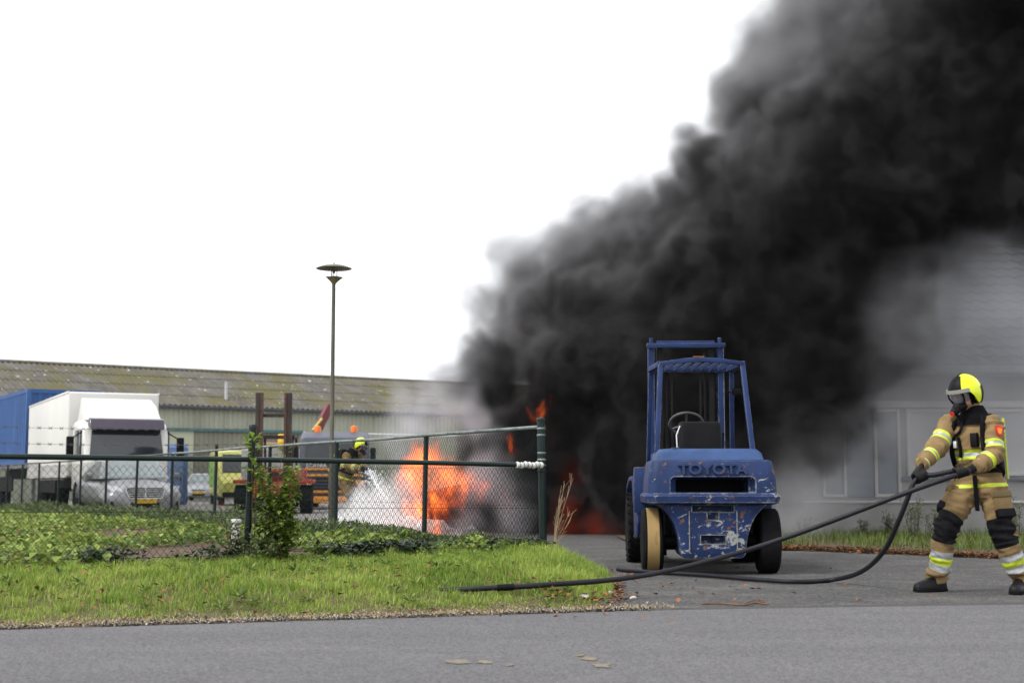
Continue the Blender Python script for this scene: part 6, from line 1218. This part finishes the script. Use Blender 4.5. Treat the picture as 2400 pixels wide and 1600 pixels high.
# --- dark ivy along the foot of the low fence
IVY = leafmat('dark_ivy_leaf', (0.010, 0.024, 0.010), (0.045, 0.070, 0.030), 0.12, 0.4)
n = 15000; s = rng.uniform(-0.2, 2 * NL, n); o = rng.normal(-0.05, 0.17, n); x = CORNER.x + NDIR.x * s; y = CORNER.y + NDIR.y * s - o
cl = nz(x, y, 1.1, 3.0); k = (verge_in(x, y) > 0.05) & (rng.random(n) < np.clip(0.22 + 1.5 * cl, 0.02, 1)) & inview(x, y); x, y, cl = x[k], y[k], cl[k]; n = len(x)
P = np.c_[x, y, verge_h(x, y) + 0.02 + 0.13 * rng.random(n)]; V, F = leaves(P, rng.uniform(0.03, 0.07, n), rng.uniform(0, 2 * np.pi, n), rng.normal(0.1, 0.5, n), 0.15, 0.95)
tag(arrays_obj('ivy', V, F, IVY, tint=np.repeat(rng.random(n), 4)), 'dark ivy creeping along the foot of the low fence', 'ivy', kind='stuff')
# --- tall grey-green weeds along the far fence
WEED = leafmat('weed_leaf', (0.045, 0.075, 0.028), (0.150, 0.190, 0.075), 0.25)
def weed_mass(name, label, s0, s1, off0, off1, hmax, n, sz, seed):
    r = np.random.default_rng(seed); s = r.uniform(s0, s1, n); o = r.uniform(off0, off1, n); x = CORNER.x + FDIR.x * s + FN.x * o; y = CORNER.y + FDIR.y * s + FN.y * o
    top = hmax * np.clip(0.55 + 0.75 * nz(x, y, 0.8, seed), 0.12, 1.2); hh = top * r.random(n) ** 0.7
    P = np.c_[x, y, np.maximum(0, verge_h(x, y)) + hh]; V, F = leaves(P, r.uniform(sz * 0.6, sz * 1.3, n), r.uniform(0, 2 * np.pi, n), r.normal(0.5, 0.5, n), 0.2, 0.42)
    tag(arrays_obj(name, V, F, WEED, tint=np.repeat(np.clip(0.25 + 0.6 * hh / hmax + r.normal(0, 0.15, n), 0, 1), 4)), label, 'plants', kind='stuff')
weed_mass('fence_weeds', 'tall grey green weeds growing along the far fence in front of the parked cars', 8.5, 34, -0.7, 0.9, 0.40, 22000, 0.075, 11)
weed_mass('fence_weeds', 'grassy weeds at the fence foot in front of the white spray', 1.0, 9.0, -0.35, 0.5, 0.30, 8000, 0.06, 12)
# --- shrub by the garden post
SHR = leafmat('shrub_leaf', (0.035, 0.072, 0.010), (0.22, 0.30, 0.05), 0.32)
BARK = mat('brown_stem', (0.09, 0.07, 0.045), 0.9, var=0.3, scale=20)
def stems_plant(name, label, cat, base, nst, h0, h1, spread, leaf, lsz, per, material, seed, group=None, lasp=0.6, ltilt=0.35, stem_r=0.006, zlow=0.05):
    r = random.Random(seed); t = thing(name, label, cat, base, 0, group); V = []; F = []; T = []; k0 = 0; PP = []; SS = []; AZ = []; TL = []
    for i in range(nst):
        a = r.uniform(0, 2 * math.pi); H_ = r.uniform(h0, h1); sp = spread * r.uniform(0.2, 1.0); b0 = Vector((math.cos(a) * sp * 0.35, math.sin(a) * sp * 0.35, -0.03)); tip = Vector((math.cos(a) * sp + r.gauss(0, 0.03), math.sin(a) * sp + r.gauss(0, 0.03), H_)); mid = b0.lerp(tip, 0.5) + Vector((r.gauss(0, 0.03), r.gauss(0, 0.03), 0.03))
        cur = crom([b0, mid, tip], 4); MBs = MB().tube(cur, [stem_r * (1 - 0.7 * q / (len(cur) - 1)) for q in range(len(cur))], 5); MBs.build('stem', BARK, t)
        for q in range(per):
            f_ = r.uniform(zlow, 1.0); p = cur[min(len(cur) - 1, int(f_ * (len(cur) - 1)))].lerp(cur[min(len(cur) - 1, int(f_ * (len(cur) - 1)) + 1)], r.random()); az = r.uniform(0, 2 * math.pi)
            ext = r.uniform(0.0, 0.06); PP.append(tuple(p + Vector((math.cos(az) * ext, math.sin(az) * ext, r.gauss(0, 0.012))))); SS.append(lsz * r.uniform(0.6, 1.3)); AZ.append(az); TL.append(r.gauss(ltilt, 0.4)); T.append(min(1, max(0, 0.25 + 0.55 * f_ + r.gauss(0, 0.2))))
    V, F = leaves(np.array(PP), np.array(SS), np.array(AZ), np.array(TL), 0.2, lasp); arrays_obj('foliage', V, F, material, t, tint=np.repeat(np.array(T), 4)); return t
b = NP + Vector((0.26, 0.06, 0)); b.z = ground_z(b) - 0.01
stems_plant('shrub', 'leafy green shrub growing up beside the garden fence post', 'shrub', b, 22, 0.32, 0.92, 0.21, None, 0.060, 100, SHR, 5, zlow=0.06, stem_r=0.007, lasp=0.8, ltilt=0.05)
b = NP + Vector((0.07, -0.03, 0)); b.z = ground_z(b) - 0.01
stems_plant('climbing_plant', 'tall shoot with light green leaves climbing past the top of the garden post', 'plant', b, 3, 1.10, 1.22, 0.03, None, 0.085, 20, leafmat('young_leaf', (0.11, 0.2, 0.02), (0.26, 0.38, 0.06), 0.4), 8, zlow=0.55, lasp=0.55)
b = NP + Vector((0.36, -0.05, 0)); b.z = ground_z(b) - 0.01
stems_plant('young_shoot', 'thin leafy shoot rising above the rail out of the shrub', 'plant', b, 1, 1.10, 1.12, 0.05, None, 0.07, 24, SHR, 9, zlow=0.4)
b = NP + Vector((-0.02, -0.2, 0)); b.z = ground_z(b) - 0.01
stems_plant('bramble', 'low dark bramble at the foot of the garden post', 'plant', b, 14, 0.12, 0.42, 0.36, None, 0.06, 40, WEED, 15)
# --- weeds in front of the building
WD2 = leafmat('upright_weed_leaf', (0.045, 0.070, 0.030), (0.125, 0.150, 0.065), 0.2)
LB = ['upright weed left of the hose loop, against the building plinth', 'tallest bushy weed just left of the front firefighter\'s knee', 'weed touching the left knee patch of the front firefighter', 'leafy weed clump at the right edge of the picture', 'sparse weed behind the rear wheel of the forklift', 'small weed between hose loop and building window']
for i, (u, v, hgt, ns, w_) in enumerate(((2085, 1262, 0.42, 7, 0.16), (2140, 1270, 0.72, 9, 0.20), (2195, 1270, 0.58, 7, 0.14), (2385, 1278, 0.72, 10, 0.22), (1885, 1262, 0.40, 4, 0.12), (2020, 1262, 0.3, 4, 0.12))):
    p = onground(u, v, 0.0); p.z = 0.03; stems_plant('weed', LB[i], 'weed', p, ns, hgt * 0.6, hgt, w_, None, 0.06, 46, WD2, 30 + i, 'weeds in front of the building', 0.25, 0.9, 0.005)
# --- dry stalks at the fence corner, wire bits
DRY = mat('dry_stalk', (0.34, 0.26, 0.16), 0.9, var=0.2, scale=20)
ds = thing('dry_stalks', 'dry pale plant stalks standing beside the fence corner post', 'plant', (CORNER.x + 0.10, CORNER.y - 0.02, 0.15))
r = random.Random(3)
for i in range(9):
    m = MB(); a = r.uniform(-0.6, 1.2); H_ = r.uniform(0.35, 0.85); lean = r.uniform(0.02, 0.20); p = [Vector((0, 0, 0)), Vector((lean * 0.35, r.gauss(0, 0.03), H_ * 0.45)), Vector((lean + r.gauss(0, 0.02), r.gauss(0, 0.04), H_))]; c_ = crom(p, 4); m.tube(c_, [0.004 * (1 - 0.6 * q / 8) for q in range(len(c_))], 4)
    for q in range(4):
        t = c_[r.randint(3, 7)]; m.tube([t, t + Vector((r.uniform(-0.02, 0.10), r.gauss(0, 0.03), r.uniform(0.05, 0.14)))], 0.002, 3)
    m.build('stalk', DRY, ds)
# --- strip of grass and leaf litter at the foot of the building
def strip_y(x): return np.interp(x, [2, 4.1, 5.96, 9], [20.6, 19.6, 17.6, 14.5])
x, y = scatter(60000, 2.6, 9.6, 14, 25); k = (y > strip_y(x) + 0.9) & inview(x, y) & (y < 24.9); x, y = x[k], y[k]; cl = nz(x, y, 1.2, 8.0); keep = rng.random(len(x)) < np.clip(0.3 + 0.8 * cl, 0.03, 1); x, y = x[keep], y[keep]; n = len(x)
P = np.c_[x, y, np.zeros(n)]; V, F = blades(P, rng.uniform(0.06, 0.26, n), rng.uniform(0, 6.28, n), rng.uniform(0.2, 0.8, n), rng.uniform(0.003, 0.006, n))
tag(arrays_obj('strip_grass', V, F, leafmat('strip_grass_blade', (0.06, 0.10, 0.018), (0.17, 0.215, 0.05), 0.3), tint=np.repeat(rng.random(n), 5)), 'rough grass in the strip along the building', 'grass', kind='stuff')
m = MB(); xs_ = np.linspace(1.8, 10, 60); rg = []
for x_ in xs_:
    y0 = float(strip_y(x_)) + 0.12 * mnoise.noise((x_ * 2, 0, 0)); rg.append([(x_, y0, -0.006), (x_, y0 + 0.2, 0.02), (x_, y0 + 1.0, 0.03), (x_, 25.0, 0.02)])
m.loft(rg, cap=False, close=False); tag(m.build('soil_strip', SOIL), kind='structure')
BRN = leafmat('fallen_leaf', (0.050, 0.033, 0.020), (0.28, 0.115, 0.035), 0.1, 0.7)
n = 9000; x = rng.uniform(1.9, 8.6, n); y = strip_y(x) + np.abs(rng.normal(0.25, 0.45, n)); k = inview(x, y); x, y = x[k], y[k]; n = len(x)
V, F = leaves(np.c_[x, y, 0.012 + 0.03 * rng.random(n)], rng.uniform(0.03, 0.075, n), rng.uniform(0, 6.28, n), rng.normal(0, 0.25, n), 0.15, 0.7)
tag(arrays_obj('leaf_litter', V, F, BRN, tint=np.repeat(rng.random(n) ** 1.6, 4)), 'brown leaf litter along the edge of the driveway by the building', 'leaves', kind='stuff')
# fallen orange leaves: a heap at the corner of the verge, strays over verge, driveway and road edge
pts_ = []
for (u, v, su, sv, c_) in ((1448, 1372, 12, 14, 70), (1445, 1395, 22, 12, 60), (1420, 1415, 30, 8, 40), (1490, 1352, 20, 6, 18), (1300, 1413, 40, 5, 40), (1100, 1400, 140, 12, 26), (700, 1405, 300, 18, 26), (200, 1425, 160, 20, 30), (600, 1435, 400, 8, 50), (1600, 1385, 150, 22, 30), (1900, 1395, 260, 18, 18), (430, 1290, 160, 30, 30)):
    for _ in range(c_): p = onground(random.gauss(u, su), random.gauss(v, sv), 0.0); pts_.append((p.x, p.y))
pts_ = np.array(pts_); n = len(pts_); vi = verge_in(pts_[:, 0], pts_[:, 1]); z = np.where(vi > 0, verge_h(pts_[:, 0], pts_[:, 1]) + 0.03 + 0.05 * rng.random(n) * (vi > 0.3), 0.008)
V, F = leaves(np.c_[pts_, z], rng.uniform(0.03, 0.075, n), rng.uniform(0, 6.28, n), rng.normal(0.05, 0.3, n), 0.2, 0.7)
tag(arrays_obj('fallen_leaves', V, F, BRN, tint=np.repeat(rng.random(n) ** 0.8, 4)), 'orange fallen leaves scattered over the verge and driveway edge', 'leaves', kind='stuff')
# gravel, straw and bits along the road edge
GRV = leafmat('edge_grit', (0.10, 0.085, 0.065), (0.46, 0.42, 0.35), 0.0, 0.9)
n = 20000; x = rng.uniform(-4.6, 1.0, n); y = road_y(x) + np.abs(rng.normal(0.0, 0.13, n)) * (0.35 + 0.9 * np.abs(nz(x, x * 0, 1.6, 1.0)) + 0.5) - 0.02; k = inview(x, y, 0.3) & (rng.random(n) < np.clip(0.45 + 1.1 * nz(x, y, 3.0, 5.0), 0.08, 1)); x, y = x[k], y[k]; n = len(x)
V, F = leaves(np.c_[x, y, np.maximum(verge_h(x, y), 0) + 0.004 + 0.01 * rng.random(n)], 0.006 + 0.028 * rng.random(n) ** 2.2, rng.uniform(0, 6.28, n), rng.normal(0.05, 0.22, n), 0.4, 0.8)
tag(arrays_obj('edge_grit', V, F, GRV, tint=np.repeat(rng.random(n) ** 1.3, 4)), 'grit and straw along the edge of the asphalt', 'grit', kind='stuff')
n = 1500; x = rng.uniform(-4.5, 1.2, n); y = road_y(x) + np.abs(rng.normal(0.05, 0.2, n)); V, F = blades(np.c_[x, y, np.maximum(verge_h(x, y), 0) + 0.012], rng.uniform(0.02, 0.03, n), rng.uniform(0, 6.28, n), rng.uniform(2, 5, n), rng.uniform(0.002, 0.004, n)); V[:, 2] = np.clip(V[:, 2], 0.004, 0.09)
tag(arrays_obj('dry_straw', V, F, leafmat('straw', (0.22, 0.16, 0.09), (0.45, 0.36, 0.22), 0.1, 0.9), tint=np.repeat(rng.random(n), 5)), 'dry straw lying along the road edge', 'straw', kind='stuff')
# loose stones and litter on the verge
STN = mat('pale_stone', (0.5, 0.48, 0.43), 0.9, var=0.2, scale=30, bump=0.3, bscale=60)
for i, (u, v, r_, lab) in enumerate(((1371, 1408, 0.034, 'pale stone at the corner of the verge by the driveway'), (722, 1393, 0.022, 'small white stone in the middle of the verge grass'), (1430, 1392, 0.024, 'pale stone among the orange leaves'), (1484, 1404, 0.022, 'pale stone at the driveway edge right of the orange leaves'), (282, 1342, 0.018, 'white scrap lying in the ivy by the low fence'))):
    p = onground(u, v, 0.0); zz = max(0.0, ground_z(p)) + r_ * 0.6; bm = bmesh.new(); bmesh.ops.create_icosphere(bm, subdivisions=2, radius=r_)
    for v_ in bm.verts: v_.co *= 1 + 0.35 * mnoise.noise(v_.co * 40 + Vector((i * 5, 0, 0))); v_.co.z *= 0.7; v_.co.x *= 1.25
    me = bpy.data.meshes.new('stone'); bm.to_mesh(me); bm.free(); me.materials.append(STN); o = link(bpy.data.objects.new('stone', me)); o.location = (p.x, p.y, zz); tag(o, lab, 'stone')
tw = MB(); tp = [onground(u, v, 0.012) for u, v in ((1645, 1414), (1690, 1413), (1740, 1417), (1770, 1412), (1800, 1415))]; tw.tube(crom(tp, 4), 0.008, 5); tw.tube(crom([tp[2], onground(1765, 1406, 0.02), onground(1792, 1410, 0.012)], 4), 0.005, 5)
tag(tw.build('twig', mat('brown_twig', (0.14, 0.08, 0.05), 0.9, var=0.3, scale=20)), 'brown twig lying on the driveway near the road seam', 'twig')
# white pipe stub by the garden post
pp = thing('pipe_post', 'short white pipe post standing behind the garden fence post', 'post', Vector((at(553, 1215, 14.2).x, 14.2, 0.14)))
PIP = mat('white_plaster_pipe', (0.52, 0.52, 0.5), 0.8, var=0.15, scale=14, col2=(0.2, 0.2, 0.19), f2=0.62, scale2=9)
m = MB(); m.tube([(0, 0, -0.1), (0, 0, 0.40)], 0.043, 16); m.build('pipe', PIP, pp); m = MB(); m.lathe([(0.043, 0), (0.054, 0.01), (0.056, 0.03), (0.05, 0.04), (0.0001, 0.045)], 18, (0, 0, 0.385)); m.build('cap', PIP, pp)
